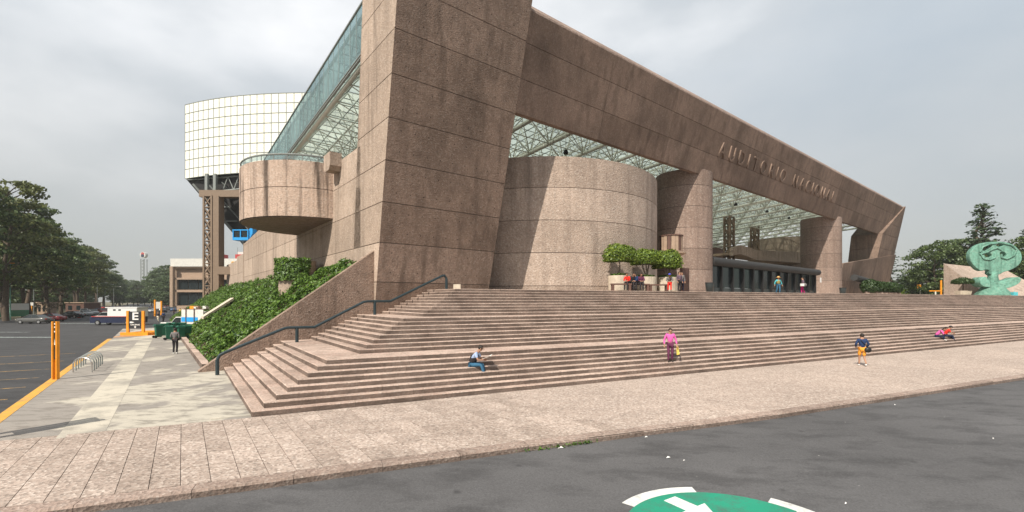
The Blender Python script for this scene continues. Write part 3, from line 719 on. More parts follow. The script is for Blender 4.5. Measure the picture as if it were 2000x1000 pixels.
# top panes
st = (DR1-DR0)/9
pm = None; fm = None
for j in range(9):
    d0, d1 = DR0+j*st, DR0+(j+1)*st
    for i in range(len(tts)-1):
        if pm is None:
            q = MB().prism([F(.05, DR0+.05, ZTp(DR0)), F(5.08, DR0+.05, ZTp(DR0)), F(5.08, DR0+st-.05, ZTp(DR0+st)), F(.05, DR0+st-.05, ZTp(DR0+st))], [F(.05, DR0+.05, ZTp(DR0)+.03), F(5.08, DR0+.05, ZTp(DR0)+.03), F(5.08, DR0+st-.05, ZTp(DR0+st)+.03), F(.05, DR0+st-.05, ZTp(DR0+st)+.03)])
            pm = q.mesh('glass_pane', F(0, DR0, ZTp(DR0)), 'glass_roof')
        place('glass_pane', pm, roof, F(tts[i], d0, ZTp(d0)))
fr = MB()
for i in range(int(5.13*22/1.2825)+1):
    t = tts[0]+i*1.2825; fr.box((F(t, DR0, ZTp(DR0))+F(t, DR1, ZTp(DR1)))/2-Vector((0, 0, .05)), (.06, (F(0, DR0, ZTp(DR0))-F(0, DR1, ZTp(DR1))).length, .09), (AX, (F(0, DR1, ZTp(DR1))-F(0, DR0, ZTp(DR0))).normalized(), Vector((0, 0, 1))))
for i in range(28):
    d = DR0+i*(DR1-DR0)/27; fr.box(F((tts[0]+tts[-1])/2, d, ZTp(d)-.04), (tts[-1]-tts[0], .05, .07), (AX, BX, Vector((0, 0, 1))))
fr.build('glazing_bars', 'steel_grey', roof)
# side fascia of glass
nf = 30; st = (DR1+1-28.6)/nf
for i in range(nf):
    d0, d1 = 28.6+i*st+.03, 28.6+(i+1)*st-.03; t = 11.0
    MB().prism([F(t, d0, ZBt(d0)+.05), F(t, d1, ZBt(d1)+.05), F(t, d1, ZTp(d1)+.1), F(t, d0, ZTp(d0)+.1)], [F(t+.03, d0, ZBt(d0)+.05), F(t+.03, d1, ZBt(d1)+.05), F(t+.03, d1, ZTp(d1)+.1), F(t+.03, d0, ZTp(d0)+.1)]).build('fascia_pane', 'glass_fascia', roof)
ed = MB()
ed.tube(F(10.98, 28.6, ZTp(28.6)+.12), F(10.98, DR1+1, ZTp(DR1+1)+.12), .08, n=6)
ed.tube(F(10.98, 28.6, ZBt(28.6)), F(10.98, DR1+1, ZBt(DR1+1)), .10, n=8); ed.tube(F(10.75, 28.6, ZBt(28.6)-.12), F(10.75, DR1+1, ZBt(DR1+1)-.12), .05, n=6)
for i in range(nf+1):
    d = 28.6+i*st; ed.tube(F(11.03, d, ZBt(d)), F(11.03, d, ZTp(d)+.1), .035, n=4)
ed.build('fascia_frame', 'steel_grey', roof)
o = MB().tube(F(15.2, 29, 17.9), F(15.2, DR1, 15.9), .42, n=12).build('gutter_pipe', 'steel_grey', roof)
# hanging speakers under the roof
for u, v, y in ((1105, 294, 44), (1437, 397, 66), (1498, 411, 76), (1541, 424, 84)):
    sp = thing('hanging_lamp', at(u, v, y), {1105: 'dark round lamp hanging under the roof above the drum', 1437: 'leftmost dark lamp hanging between the two columns', 1498: 'middle dark lamp hanging between the two columns', 1541: 'rightmost dark lamp hanging between the two columns'}[u], 'lamp', 'hanging lamps')
    p = at(u, v, y); s = y/60
    MB().lathe(p-Vector((0, 0, .35)), [(.22, 0), (.26, .15), (.17, .36), (.05, .45)], 14).build('housing', 'black', sp, True); MB().tube(p+Vector((0, 0, .3)), p+Vector((0, 0, 3.0)), .03, n=5).build('rod', 'steel_white', sp)

# ------------------------------------------------------------------ entrance doors
dr = thing('entrance_doors', F(67, 25.7, 4.24), 'long row of dark glass entrance doors between the two columns', 'doors')
t0 = 48.5; n = 12; wd = 2.7; ZD = 7.55
for i in range(n+1):
    t = t0+i*wd; MB().box(F(t, 25.65, 4.24+(ZD-4.24)/2), (.28, .40, ZD-4.24), (AX, BX, Vector((0, 0, 1)))).build('post', 'black', dr)
for i in range(n):
    t = t0+(i+.5)*wd
    MB().box(F(t, 25.75, 5.05+(ZD-5.05)/2), (wd-.28, .04, ZD-5.05), (AX, BX, Vector((0, 0, 1)))).build('pane', 'glass_dark', dr)
    MB().box(F(t, 25.72, 4.64), (wd-.28, .10, .76), (AX, BX, Vector((0, 0, 1)))).build('kick_panel', 'door_panel', dr)
o = MB().tube(F(t0, 25.45, 7.95), F(t0+n*wd+.8, 25.45, 7.95), .48, n=20).build('canopy_tube', 'steel_dark', dr); autosmooth(o)
nt_ = onD(1603, 547, 24.9)
sg = MB().box(onD(1603, 547, 24.68), (.55, .03, .75), (AX, BX, Vector((0, 0, 1)))).build('paper_notice', 'paper'); tag(sg, 'small white paper notice on the farther column', 'notice')
# second small canopy at right
o = MB().tube(F(94, 23.9, 7.5), F(103, 23.9, 7.0), .55, n=16).build('canopy_tube', 'steel_dark'); autosmooth(o); tag(o, 'short dark rounded canopy beside the farther column', 'canopy')

# ------------------------------------------------------------------ interior behind the doors
inn = thing('foyer', F(70, 50, 4.2), 'dark foyer interior with a tan ramp and curved wall behind the columns', 'building')
MB().prism([F(46, 67, 4.2), F(126, 62, 4.2), F(126, 62.5, 4.2), F(46, 67.5, 4.2)], [F(46, 67, 19.5), F(126, 62, 19.5), F(126, 62.5, 19.5), F(46, 67.5, 19.5)]).build('back_wall', 'brown_wall', inn)
MB().prism([F(60, 50, 4.3), F(83, 47, 4.3), F(83, 62, 4.3), F(60, 62, 4.3)], [F(60, 50, 14.2), F(83, 47, 14.2), F(83, 62, 14.2), F(60, 62, 14.2)]).build('shaft', 'steel_dark', inn)
cc = F(116, 43)
o = MB().poly(circ(cc, 7.6, 64), 4.2, 17.6).build('curved_wall', 'concrete_rough', inn); autosmooth(o)
for zr, nn, a0 in ((12.4, 9, -2.6), (9.0, 5, -2.35)):
    for i in range(nn):
        a = a0+i*.13
        MB().box(cc+Vector((7.6*math.cos(a), 7.6*math.sin(a), zr)), (.35, .35, .28), (Vector((math.cos(a), math.sin(a), 0)), Vector((-math.sin(a), math.cos(a), 0)), Vector((0, 0, 1)))).build('wall_opening', 'black', inn)
ramp_pts = [onD(1432, 484, 37), onD(1447, 478.5, 37), onD(1482, 489, 37), onD(1570, 493, 37)]
bot_pts = [onD(1432, 499, 37), onD(1447, 496, 37), onD(1478, 508, 37), onD(1570, 514, 37)]
for i in range(3):
    a0, a1, b1, b0 = ramp_pts[i], ramp_pts[i+1], bot_pts[i+1], bot_pts[i]
    MB().prism([a0, a1, b1, b0], [p+BX*.6 for p in (a0, a1, b1, b0)]).build('ramp_panel', 'concrete_rough', inn)
MB().prism([bot_pts[1]+BX*.5, bot_pts[2]+BX*.5, bot_pts[3]+BX*.5, bot_pts[3]+BX*5, bot_pts[1]+BX*5], [p+Vector((0, 0, .4)) for p in (bot_pts[1]+BX*.5, bot_pts[2]+BX*.5, bot_pts[3]+BX*.5, bot_pts[3]+BX*5, bot_pts[1]+BX*5)]).build('ramp_floor', 'tan_wall', inn)
MB().box(F(64, 40, 8.6), (26, .5, 1.3), (AX, BX, Vector((0, 0, 1)))).build('balcony_beam', 'tan_wall', inn)
def lattice(name, parent, base, top, wa, wb, mat, ua, ub, nx, r=.16, rb=.07):
    h = (top-base); m = MB(); b = MB()
    cs = [(-1, -1), (1, -1), (1, 1), (-1, 1)]
    for sa, sb in cs: m.box(base+h/2+ua*sa*wa/2+ub*sb*wb/2, (r*2, r*2, h.length), (ua, ub, Vector((0, 0, 1))))
    for i in range(nx):
        z0 = base+h*(i/nx); z1 = base+h*((i+1)/nx)
        for (c0, c1) in zip(cs, cs[1:]+cs[:1]):
            p = lambda c, z: z+ua*c[0]*wa/2+ub*c[1]*wb/2
            b.tube(p(c0, z0), p(c1, z1), rb, n=4); b.tube(p(c1, z0), p(c0, z1), rb, n=4); b.tube(p(c0, z1), p(c1, z1), rb*1.2, n=4)
    o = m.build(name, mat, parent); b.build('lattice', mat, o); return o
lattice('steel_column', inn, onD(1424, 520, 40), onD(1424, 424, 40), 1.5, 1.0, 'steel_tan', AX, BX, 5)
lattice('steel_column', inn, onD(1474, 520, 44), onD(1474, 440, 44), 1.5, 1.0, 'steel_tan', AX, BX, 5)
# brown kiosk and platform between drum and column
kk = thing('ticket_balcony', onD(1310, 500, 24), 'small brown slatted pulpit platform fixed on the nearer column', 'balcony')
p = onD(1311, 492, 24.3)
MB().lathe(p-Vector((0, 0, .1)), [(.3, -.55), (1.35, -.12), (1.35, 0)], 18).build('floor', 'tan_wall', kk)
MB().prism([p+AX*-2.4+BX*.3-Vector((0, 0, .2)), p+AX*1.9-Vector((0, 0, .2)), p+AX*1.9+BX*1.2-Vector((0, 0, .2)), p+AX*-2.4+BX*1.2-Vector((0, 0, .2))], [p+AX*-2.4+BX*.3+Vector((0, 0, .02)), p+AX*1.9+Vector((0, 0, .02)), p+AX*1.9+BX*1.2+Vector((0, 0, .02)), p+AX*-2.4+BX*1.2+Vector((0, 0, .02))]).build('slab', 'tan_wall', kk)
for i in range(12):
    a = R(120+i*20); MB().box(p+Vector((1.0*math.cos(a), 1.0*math.sin(a), .75)), (.06, .30, 1.4), (Vector((math.cos(a), math.sin(a), 0)), Vector((-math.sin(a), math.cos(a), 0)), Vector((0, 0, 1)))).build('slat', 'brown_wall' if i % 3 == 0 else 'tan_wall', kk)
for i in range(12):
    a = R(120+i*20); MB().box(p+Vector((1.04*math.cos(a), 1.04*math.sin(a), 1.5)), (.1, .36, .1), (Vector((math.cos(a), math.sin(a), 0)), Vector((-math.sin(a), math.cos(a), 0)), Vector((0, 0, 1)))).build('rim', 'brown_wall', kk)
bd = MB().box(onD(1337, 545, 24.6)+Vector((0, 0, -.35)), (1.25, .3, 2.9), (AX, BX, Vector((0, 0, 1)))).build('brown_door', 'brown_wall'); tag(bd, 'plain dark brown door panel at the foot of the nearer column', 'door')

# ------------------------------------------------------------------ white tiled auditorium
aud = thing('tiled_auditorium', F(20, 95, 20), 'cream white tiled auditorium volume overhanging behind the glass roof', 'building')
def arc3(p0, p1, p2, n):
    return [p0*(1-s)**2+p1*2*s*(1-s)+p2*s*s for s in [i/n for i in range(n+1)]]
P0 = Vector((-65.6, 90.5, 0)); P1 = Vector((-50, 83.6, 0)); P2 = Vector((-28.5, 85.5, 0))
arc = arc3(P0, P1, P2, 26)
ZA0, ZA1 = 28.0, 42.8
for i in range(26):
    a, b = arc[i], arc[i+1]; d = (b-a).normalized(); nr = Vector((d.y, -d.x, 0)); rh = (ZA1-ZA0)/8
    me = MB().box(Vector((0, 0, rh/2)), ((b-a).length-.06, .14, rh-.06), (d, nr, Vector((0, 0, 1)))).mesh('tile_panel', Vector(), 'panel_white')
    for j in range(8):
        place('tile_panel', me, aud, (a+b)/2+Vector((0, 0, ZA0+j*rh)))
bk = [p+Vector((0, .12, 0)) for p in arc]+[Vector((-20, 120, 0)), Vector((-62, 130, 0))]
MB().poly(bk, ZA0+.05, ZA1-.05).build('body', 'steel_dark', aud)
for i in range(27):
    p_ = arc[i]; MB().box(p_+Vector((0, -.06, (ZA0+ZA1)/2)), (.085, .15, ZA1-ZA0)).build('joint_rib', 'steel_grey', aud)
for j in range(9):
    hm_ = MB(); z_ = ZA0+j*(ZA1-ZA0)/8
    for a_, b_ in zip(arc, arc[1:]):
        d_ = (b_-a_).normalized(); hm_.box((a_+b_)/2+Vector((0, -.055, z_)), ((b_-a_).length, .15, .10), (d_, Vector((d_.y, -d_.x, 0)), Vector((0, 0, 1))))
    hm_.build('joint_band', 'steel_grey', aud)
# raked underside
und = MB()
und.add([arc[0]+Vector((0, .2, ZA0)), arc[13]+Vector((0, .2, ZA0)), arc[26]+Vector((0, .2, ZA0)), Vector((-20, 100, 9)), Vector((-52, 92, 11.5)), arc[0]+Vector((3, 40, ZA0)), Vector((-45, 130, 11))],
        [[0, 1, 4], [1, 2, 3, 4], [0, 4, 6, 5]])
und.build('raked_underside', 'steel_dark', aud)
ub = MB()
for i in range(7):
    s = i/6; a = (arc[0]).lerp(arc[16], s)+Vector((0, .3, ZA0-.2)); b = Vector((-52, 91, 11.6)).lerp(Vector((-30, 96, 9.5)), s); n0 = Vector((0, -1.0, -.6))
    a = a.lerp(b, .04)+Vector((.9*(1-s), 0, 0)); b = b+Vector((.9, 0, 0)); n0 = Vector((.15, -.35, -.15)); ub.tube(a+n0*.5, b+n0*.5, .16, n=5); ub.tube(a+n0*1.8, b+n0*1.8, .13, n=5)
    for k in range(9):
        f0, f1 = k/9, (k+1)/9; ub.tube((a+n0*.5).lerp(b+n0*.5, f0), (a+n0*1.8).lerp(b+n0*1.8, f1), .08, n=4)
for k in range(6):
    a0 = arc[0].lerp(Vector((-52, 91, 0)), k/6); z = ZA0+(11.6-ZA0)*k/6; b0 = arc[16].lerp(Vector((-30, 96, 0)), k/6)
    ub.tube(a0+Vector((.6, -.2, z-.3)), b0+Vector((0, -.4, z-.4)), .14, n=5)
ub.build('underside_truss', 'steel_grey', aud)
lc_base = Vector((-58.2, 87, -.1)); lc_top = Vector((-58.2, 87, 23.6))
cl = lattice('lattice_column', aud, lc_base, lc_top, 1.5, 1.6, 'steel_tan', Vector((1, 0, 0)), Vector((0, 1, 0)), 11, .16, .11)
MB().box((lc_base+lc_top)/2+Vector((1.55, 0, 0)), (1.1, 1.7, 23.7)).build('flange', 'steel_tan', cl)
MB().box(Vector((-53.0, 87, 24.1)), (14, 1.3, 1.3)).build('cross_beam', 'steel_tan', aud)
for x in (-58.9, -57.3): MB().box(Vector((x, 87, 26.2)), (.5, .6, 3.6)).build('strut', 'steel_grey', aud)
cb = MB(); p0, p1 = Vector((-56.5, 88, 25.0)), Vector((-42, 85.5, 25.6))
cb.tube(p0, p1, .16, n=5); cb.tube(p0+Vector((0, 0, 2.6)), p1+Vector((0, 0, 2.9)), .16, n=5)
for k in range(12): cb.tube(p0.lerp(p1, k/12)+Vector((0, 0, 2.6 if k % 2 else 0)), p0.lerp(p1, (k+1)/12)+Vector((0, 0, 0 if k % 2 else 2.7)), .10, n=4)
cb.build('edge_truss', 'steel_grey', aud)
MB().box(Vector((-52.9, 86.5, 9.3)), (6.8, .9, 1.5)).build('wall_brace', 'steel_tan', aud)
ct = thing('blue_cabin', at(477, 458, 75), 'bright blue metal cabin hung under the tiled auditorium', 'cabin')
p = at(475, 459, 75)
MB().box(p+Vector((0, 0, -.72)), (2.6, 1.6, .45)).build('floor_box', 'blue_cabin', ct); MB().box(p+Vector((0, 0, .72)), (2.6, 1.6, .16)).build('roof', 'blue_cabin', ct)
for x in (-1.22, 0, 1.22): MB().box(p+Vector((x, -.72, 0)), (.14, .14, 1.3)).build('post', 'blue_cabin', ct)
MB().box(p+Vector((0, -.6, 0)), (2.4, .05, 1.2)).build('window', 'glass_dark', ct); MB().prism([p+Vector((1.3, -.6, -.9)), p+Vector((1.9, -.6, .2)), p+Vector((1.9, -.6, 1.5)), p+Vector((1.3, -.6, .8))], [p+Vector((1.3, .6, -.9)), p+Vector((1.9, .6, .2)), p+Vector((1.9, .6, 1.5)), p+Vector((1.3, .6, .8))]).build('bracket', 'blue_cabin', ct)
yr = thing('yellow_railing', at(462, 518, 84), 'small yellow steel railing frame on the brace beside the side wall', 'railing')
p = at(453, 523, 85.5)
yb = MB(); yb.path([p, p+Vector((0, 0, 1.1)), p+Vector((2.2, 0, 1.1)), p+Vector((2.2, 0, 0))], .10, 6); yb.tube(p+Vector((0, 0, .0)), p+Vector((2.2, 0, 0)), .1, n=6); yb.build('frame', 'yellow', yr)

# ------------------------------------------------------------------ office block on the left
ob = thing('office_block', Vector((-118, 172, 0)), 'low beige office block with dark glazed storeys behind the lattice column', 'building')
OX0, OX1, OY = -129.5, -96, 172
MB().box(((OX0+OX1)/2, OY+8, 9.0), (OX1-OX0-.6, 14, 18.2)).build('body', 'tan_wall', ob)
MB().box(((OX0+OX1)/2, OY-.3, 18.0), (OX1-OX0+.6, 1.0, 3.0)).build('parapet', 'white_wall', ob)
MB().box((OX0+.5, OY-.8, 8.2), (1.1, 1.4, 16.6)).build('corner_pier', 'tan_wall', ob)
for z, h in ((16.2, .5), (11.9, .7), (7.2, .9), (.8, 1.6)): MB().box(((OX0+OX1)/2+.5, OY+.2, z), (OX1-OX0-1.2, 1.2, h)).build('floor_band', 'tan_wall', ob)
for z0, z1 in ((7.8, 11.4), (1.8, 6.6)):
    k = 8
    for i in range(k):
        x0 = OX0+1.6+i*(OX1-OX0-2)/k; x1 = x0+(OX1-OX0-2)/k-.25
        MB().box(((x0+x1)/2, OY+.75, (z0+z1)/2), (x1-x0, .2, z1-z0)).build('window', 'glass_dark', ob)
for x, d, z in ((-113.5, 6, 20.3), (-103, 6, 20.3)):
    MB().box((x, OY+2, z), (d, 3, 1.9)).build('roof_unit', 'red_paint', ob)
MB().box((-104, OY+3, 21.7), (3.6, 2.5, 1.2)).build('roof_unit', 'white_wall', ob)
MB().tube((-106, OY+2, 20), (-106, OY+2, 24), .08, n=5).build('mast', 'steel_grey', ob)

# ------------------------------------------------------------------ trees
def limb(m, p0, p1, r0, r1, rnd, n=6, seg=3, wob=.08):
    pts = [p0.lerp(p1, i/seg) for i in range(seg+1)]; L_ = (p1-p0).length
    for i in range(1, seg): pts[i] = pts[i]+Vector((rnd.gauss(0, 1), rnd.gauss(0, 1), rnd.gauss(0, .4)))*L_*wob
    for i in range(seg): m.tube(pts[i], pts[i+1], r0+(r1-r0)*i/seg, r0+(r1-r0)*(i+1)/seg, n=n, caps=False)
def tall_tree(seed, h=22.5, spread=6.8, base=.30, npad=58, per=135, leaf=.40, mat='leaf_tree', padr=(1.4, 2.7), flatten=.33, shape='dome'):
    rnd = random.Random(seed); tm = MB()
    lean = Vector((rnd.uniform(-.6, .6), rnd.uniform(-.6, .6), 0))
    limb(tm, Vector((0, 0, -.3)), Vector((lean.x, lean.y, h*.82)), h*.020, h*.005, rnd, 8, 6, .012)
    pts = []
    for i in range(npad):
        f = rnd.random(); z = h*(base+(1-base)*f)*.97
        if shape == 'dome': prof = math.sqrt(max(.02, 1-((f-.35)/.68)**2)) if f > .35 else .6+.4*f/.35
        elif shape == 'cone': prof = (1-f)*.95+.06
        else: prof = math.sqrt(max(.02, 1-((f-.5)/.55)**2))
        rr = spread*prof*math.sqrt(rnd.uniform(.12, 1)); a = rnd.uniform(0, 6.283)
        c = Vector((rr*math.cos(a), rr*math.sin(a), z))+lean*(z/h)
        pr = rnd.uniform(*padr)*(.55+.45*prof)
        if rnd.random() < .55:
            st_ = Vector((lean.x*z/h, lean.y*z/h, max(h*.15, z-rr*.55-.5))); limb(tm, st_, c, h*.0045, h*.0015, rnd, 4, 2, .05)
        for _ in range(int(per*(pr/2)**2)):
            v = Vector((rnd.gauss(0, 1), rnd.gauss(0, 1), rnd.gauss(0, 1))).normalized()*(rnd.random()**.4)
            pts.append((c+Vector((v.x*pr, v.y*pr, v.z*pr*flatten)), Vector((v.x*.5, v.y*.5, .5+v.z))))
    crown = leafmesh('crown', pts, leaf, mat, rnd, .25, aspect=1.3)
    trunk = tm.mesh('trunk', Vector(), 'bark', True)
    return trunk, crown
def put_tree(var, loc, s, rz, label, group, name='tall_tree', cat='tree'):
    t = thing(name, loc, label, cat, group, rz)
    for nm, me in zip(('trunk', 'crown'), var):
        o = bpy.data.objects.new(nm, me); C.objects.link(o); o.parent = t; o.scale = s
    return t
TV = [tall_tree(s, mat='leaf_tree' if s % 3 else 'leaf_tree_olive') for s in (11, 12, 13, 14, 15)]
TW = [tall_tree(s, h=17, spread=6, base=.12, npad=70, mat='leaf_far', shape='ball') for s in (21, 22)]
TC = [tall_tree(s, h=24, spread=5.4, base=.05, npad=230, per=60, leaf=.34, mat='leaf_conifer', padr=(.8, 1.5), flatten=.24, shape='cone') for s in (31, 32)]
r3 = random.Random(5)
# front row of the avenue on the left, individually placed; then rows behind
row = [(-24, 111), (-20.5, 119), (-22, 127), (-20, 136), (-22.5, 146), (-20.5, 157), (-22, 169), (-20.5, 181), (-22, 194), (-20, 208), (-22, 223), (-20.5, 239), (-22, 256), (-20, 275), (-22, 296), (-20.5, 320), (-22, 346), (-20, 375), (-21, 408), (-20, 445)]
for i, (t, d) in enumerate(row):
    s = r3.uniform(.92, 1.1)
    lab = ['leftmost tall dark tree by the parking lot, cut by the photo edge', 'tall dark tree just right of the leftmost avenue tree', 'third tall tree from the left edge along the avenue'][i] if i < 3 else 'tall dark green tree in the receding avenue row beside the parking lot'
    put_tree(TV[i % 5], F(t, d, -.2), (s, s, s*r3.uniform(.95, 1.08)), r3.uniform(0, 6.28), lab, 'avenue trees left of the parking lot')
for i in range(30):
    t = -31-r3.random()*16; d = 118+i*11+r3.uniform(-3, 3); s = r3.uniform(.8, 1.02)
    put_tree(TV[(i*2+1) % 5], F(t, d, -.2), (s, s, s), r3.uniform(0, 6.28), 'tall dark tree in the wood behind the avenue row', 'wood behind the avenue trees')
UV = [tall_tree(s_, h=8, spread=5, base=.0, npad=40, per=80, leaf=.42, mat='leaf_tree', shape='ball') for s_ in (91, 92)]
for i in range(26):
    put_tree(UV[i % 2], F(-34-r3.random()*8, 116+i*12+r3.uniform(-3, 3), -.3), (1.2, 1.2, .95), r3.uniform(0, 6.28), 'low dark bush under the avenue trees', 'undergrowth below the avenue trees', 'bush', 'bush')
# far trees closing the view
for i, (u, y, h) in enumerate([(235, 330, 20), (248, 345, 17), (260, 330, 19), (270, 300, 16), (283, 360, 19), (296, 300, 19), (306, 270, 20), (316, 250, 22), (328, 240, 23), (322, 215, 16), (333, 205, 14.5), (350, 260, 25), (362, 270, 26), (240, 420, 22), (275, 430, 22), (225, 310, 20)]):
    s = h/17.0
    put_tree(TW[i % 2], Vector(((u-1000)/FPX*y, y, -.2)), (s, s, s), i*1.7, 'pale green distant tree closing the view beyond the parked cars' if i not in (9, 10) else ('olive green bushy tree just left of the office block' if i == 9 else 'dark bushy tree touching the corner of the office block'), 'distant trees beyond the parking lot')
# pink-flowering dry shrub tree in front of the avenue
dv = tall_tree(51, h=9, spread=2.6, base=.2, npad=24, per=60, leaf=.3, mat='leaf_dry', padr=(.8, 1.4))
put_tree(dv, Vector(((95-1000)/FPX*96, 96, -.1)), (1, 1, 1), 0, 'small dry brown tree in front of the dark avenue trees', None, 'dry_tree')
# trees at right
for i, (u, y, h, k, lab, nm) in enumerate([
    (1921, 100, 23.0, 0, 'tall pointed conifer rising behind the sculpture', 'conifer_tree'), (1998, 104, 18, 1, 'dark conifer at the right edge of the photo behind the ramp wall', 'conifer_tree'),
    (1741, 112, 14.5, 0, 'dark conifer close behind the far pylon of the portal', 'conifer_tree'), (1764, 120, 9, 1, 'slim cypress right of the far pylon', 'conifer_tree')]):
    s = h/24; put_tree(TC[k], Vector(((u-1000)/FPX*y, y, 2.5)), ((.62 if h < 10 else 1.75)*s, (.62 if h < 10 else 1.75)*s, s), i*2, lab, None, nm)
BV = [tall_tree(s, h=15, spread=6.2, base=.08, npad=90, per=90, leaf=.38, mat='leaf_tree', shape='ball') for s in (41, 42)]
for i, (u, y, h, lab) in enumerate([(1825, 100, 13.5, 'broad green tree left of the ramp wall'), (1858, 104, 15.5, 'broad green tree behind the left corner of the ramp wall'), (1893, 104, 15.5, 'broad bright green tree directly behind the sculpture'), (1940, 98, 13, 'bushy tree behind the top of the ramp wall'), (1970, 92, 11, 'low dark tree behind the right side of the sculpture'), (1810, 108, 10, 'low round tree beside the orange posts'), (2020, 95, 15, 'leafy tree cut by the right photo edge')]):
    s = h/15; put_tree(BV[i % 2], Vector(((u-1000)/FPX*y, y, 2.6)), (s*.95, s*.95, s), i*1.3, lab, 'trees behind the sculpture', 'broad_tree')
for i, (u, y, h) in enumerate([(1755, 200, 12), (1775, 220, 14), (1795, 210, 15), (1783, 180, 10)]):
    s = h/17; put_tree(TW[i % 2], Vector(((u-1000)/FPX*y, y, 1)), (s, s, s), i, ['leftmost', 'second', 'third', 'lowest and nearest'][i]+' hazy distant tree between the far pylon and the ramp wall', 'hazy distant trees on the right')

# ------------------------------------------------------------------ planters with round trees, benches
def clipped_tree(seed, w_, h_, n_):
    rnd = random.Random(seed); pts = []
    for _ in range(n_):
        v = Vector((rnd.gauss(0, 1), rnd.gauss(0, 1), rnd.gauss(0, 1))).normalized(); k = .75+.25*rnd.random()
        if v.z < -.35: v.z = -.35
        b_ = 1+.08*math.sin(5*v.x+seed)+.08*math.sin(6*v.y+2*v.z)
        pts.append((Vector((v.x*w_/2*k*b_, v.y*w_/2*k*b_, v.z*h_*.62*k*b_)), v))
    return pts, rnd
PT = [(1209, 34.8, 2.55, 1.55, 6.95, 'leftmost'), (1262, 36.6, 2.45, 1.45, 6.85, 'middle'), (1304, 37.2, 2.35, 1.75, 6.65, 'rightmost')]
for i, (u, y, w_, h_, z, nm) in enumerate(PT):
    c = Vector(((u-1000)/FPX*y, y, 4.24))
    t = thing('clipped_tree', c, f'{nm} of the three bright green clipped trees by the drum', 'tree', 'clipped trees on the plaza')
    pts, rnd = clipped_tree(60+i, w_, h_, 5200)
    me = leafmesh('crown', [(p, v) for p, v in pts], .105, 'leaf_bright', rnd, .35); o = bpy.data.objects.new('crown', me); C.objects.link(o); o.parent = t; o.location = (0, 0, z-4.24)
    tm = MB()
    for k in range(1 if i == 0 else 3):
        limb(tm, Vector((0, 0, .9)), Vector(((k-1)*.35 if i else 0, .1*k, z-4.24-.15)), .085 if i == 0 else .055, .05, rnd, 6, 3, .03)
    tm.build('trunk', 'bark_pale', t, True, True)
    p = thing('round_planter', c, f'{nm} of the three pale concrete planters under the clipped trees', 'planter', 'planters on the plaza')
    MB().lathe((0, 0, 0), [(.72, 0), (.80, .1), (.84, 1.15), (.84, 1.22), (.74, 1.22), (.72, 1.08), (.1, 1.08)], 22).build('tub', 'planter', p, False, True)
    gp_ = [(Vector((.68*math.sqrt(rnd.random())*math.cos(a), .68*math.sqrt(rnd.random())*math.sin(a), 1.1+rnd.random()*.28)), Vector((0, 0, 1))) for a in [rnd.uniform(0, 6.283) for _ in range(420)]]
    o = bpy.data.objects.new('undergrowth', leafmesh('undergrowth', gp_, .09, 'leaf_ivy', rnd)); C.objects.link(o); o.parent = p
for i, (u, y) in enumerate(((1213, 33.3), (1248, 33.9), (1286, 34.9))):
    c = Vector(((u-1000)/FPX*y, y, 4.24)); b = thing('bench', c, ['leftmost', 'middle', 'rightmost'][i]+' low dark stone bench in front of the planters', 'bench', 'benches on the plaza')
    MB().box((0, 0, .52), (1.5, .45, .1)).build('seat', 'brown_wall', b, False, True)
    for s in (-1, 1): MB().box((s*.62, 0, .235), (.16, .42, .47)).build('leg', 'brown_wall', b, False, True)
def litter_bin(u, y, z, lab):
    c = Vector(((u-1000)/FPX*y, y, z)); b = thing('litter_bin', c, lab, 'bin')
    MB().lathe((0, 0, 0), [(.30, 0), (.40, .95), (.40, 1.05), (.34, 1.05), (.30, .9)], 16).build('body', 'door_panel', b, True, True); MB().lathe((0, 0, .98), [(.43, 0), (.43, .1), (.38, .1), (.38, 0)], 16).build('rim', 'steel_dark', b, False, True)
litter_bin(1386, 44, 4.24, 'dark grey litter bin at the foot of the nearer column')
litter_bin(1646, 62, 4.24, 'dark grey litter bin at the foot of the farther column')
# hedge of clipped shrubs at right
for i in range(6):
    t = 98+i*3.3; c = F(t, 22.6, 4.24); s = thing('hedge_shrub', c, ['first (leftmost)', 'second', 'third', 'fourth', 'fifth', 'sixth (rightmost)'][i]+' dark clipped shrub in the hedge below the far parapet', 'shrub', 'hedge below the far parapet')
    rnd = random.Random(80+i); pts = []
    for _ in range(1500):
        v = Vector((rnd.gauss(0, 1), rnd.gauss(0, 1), rnd.gauss(0, 1))).normalized()*(.8+.2*rnd.random()); pts.append((Vector((v.x*1.7, v.y*1.1, 1.75+v.z*(1.05 if i else 1.3))), v))
    o = bpy.data.objects.new('crown', leafmesh('crown', pts, .2, 'leaf_hedge', rnd, .4)); C.objects.link(o); o.parent = s
    MB().box((0, 0, .4), (2.0, .9, .9)).build('planter_box', 'concrete_column', s, False, True)
sp = thing('spiky_plant', F(119, 22.4, 4.24), 'pale spiky agave like plant at the right end of the hedge', 'plant')
pm_ = MB(); rnd = random.Random(4)
for i in range(40):
    a = rnd.uniform(0, 6.28); e_ = rnd.uniform(.3, 1.4); d = Vector((math.cos(a)*math.cos(e_), math.sin(a)*math.cos(e_), math.sin(e_))); s_ = Vector((-math.sin(a), math.cos(a), 0))*.07
    pm_.add([-s_, s_, d*1.0+s_, d*2.0, d*1.0-s_], [[0, 1, 2, 3, 4]])
pm_.build('leaves', 'leaf_bright', sp, False, True)

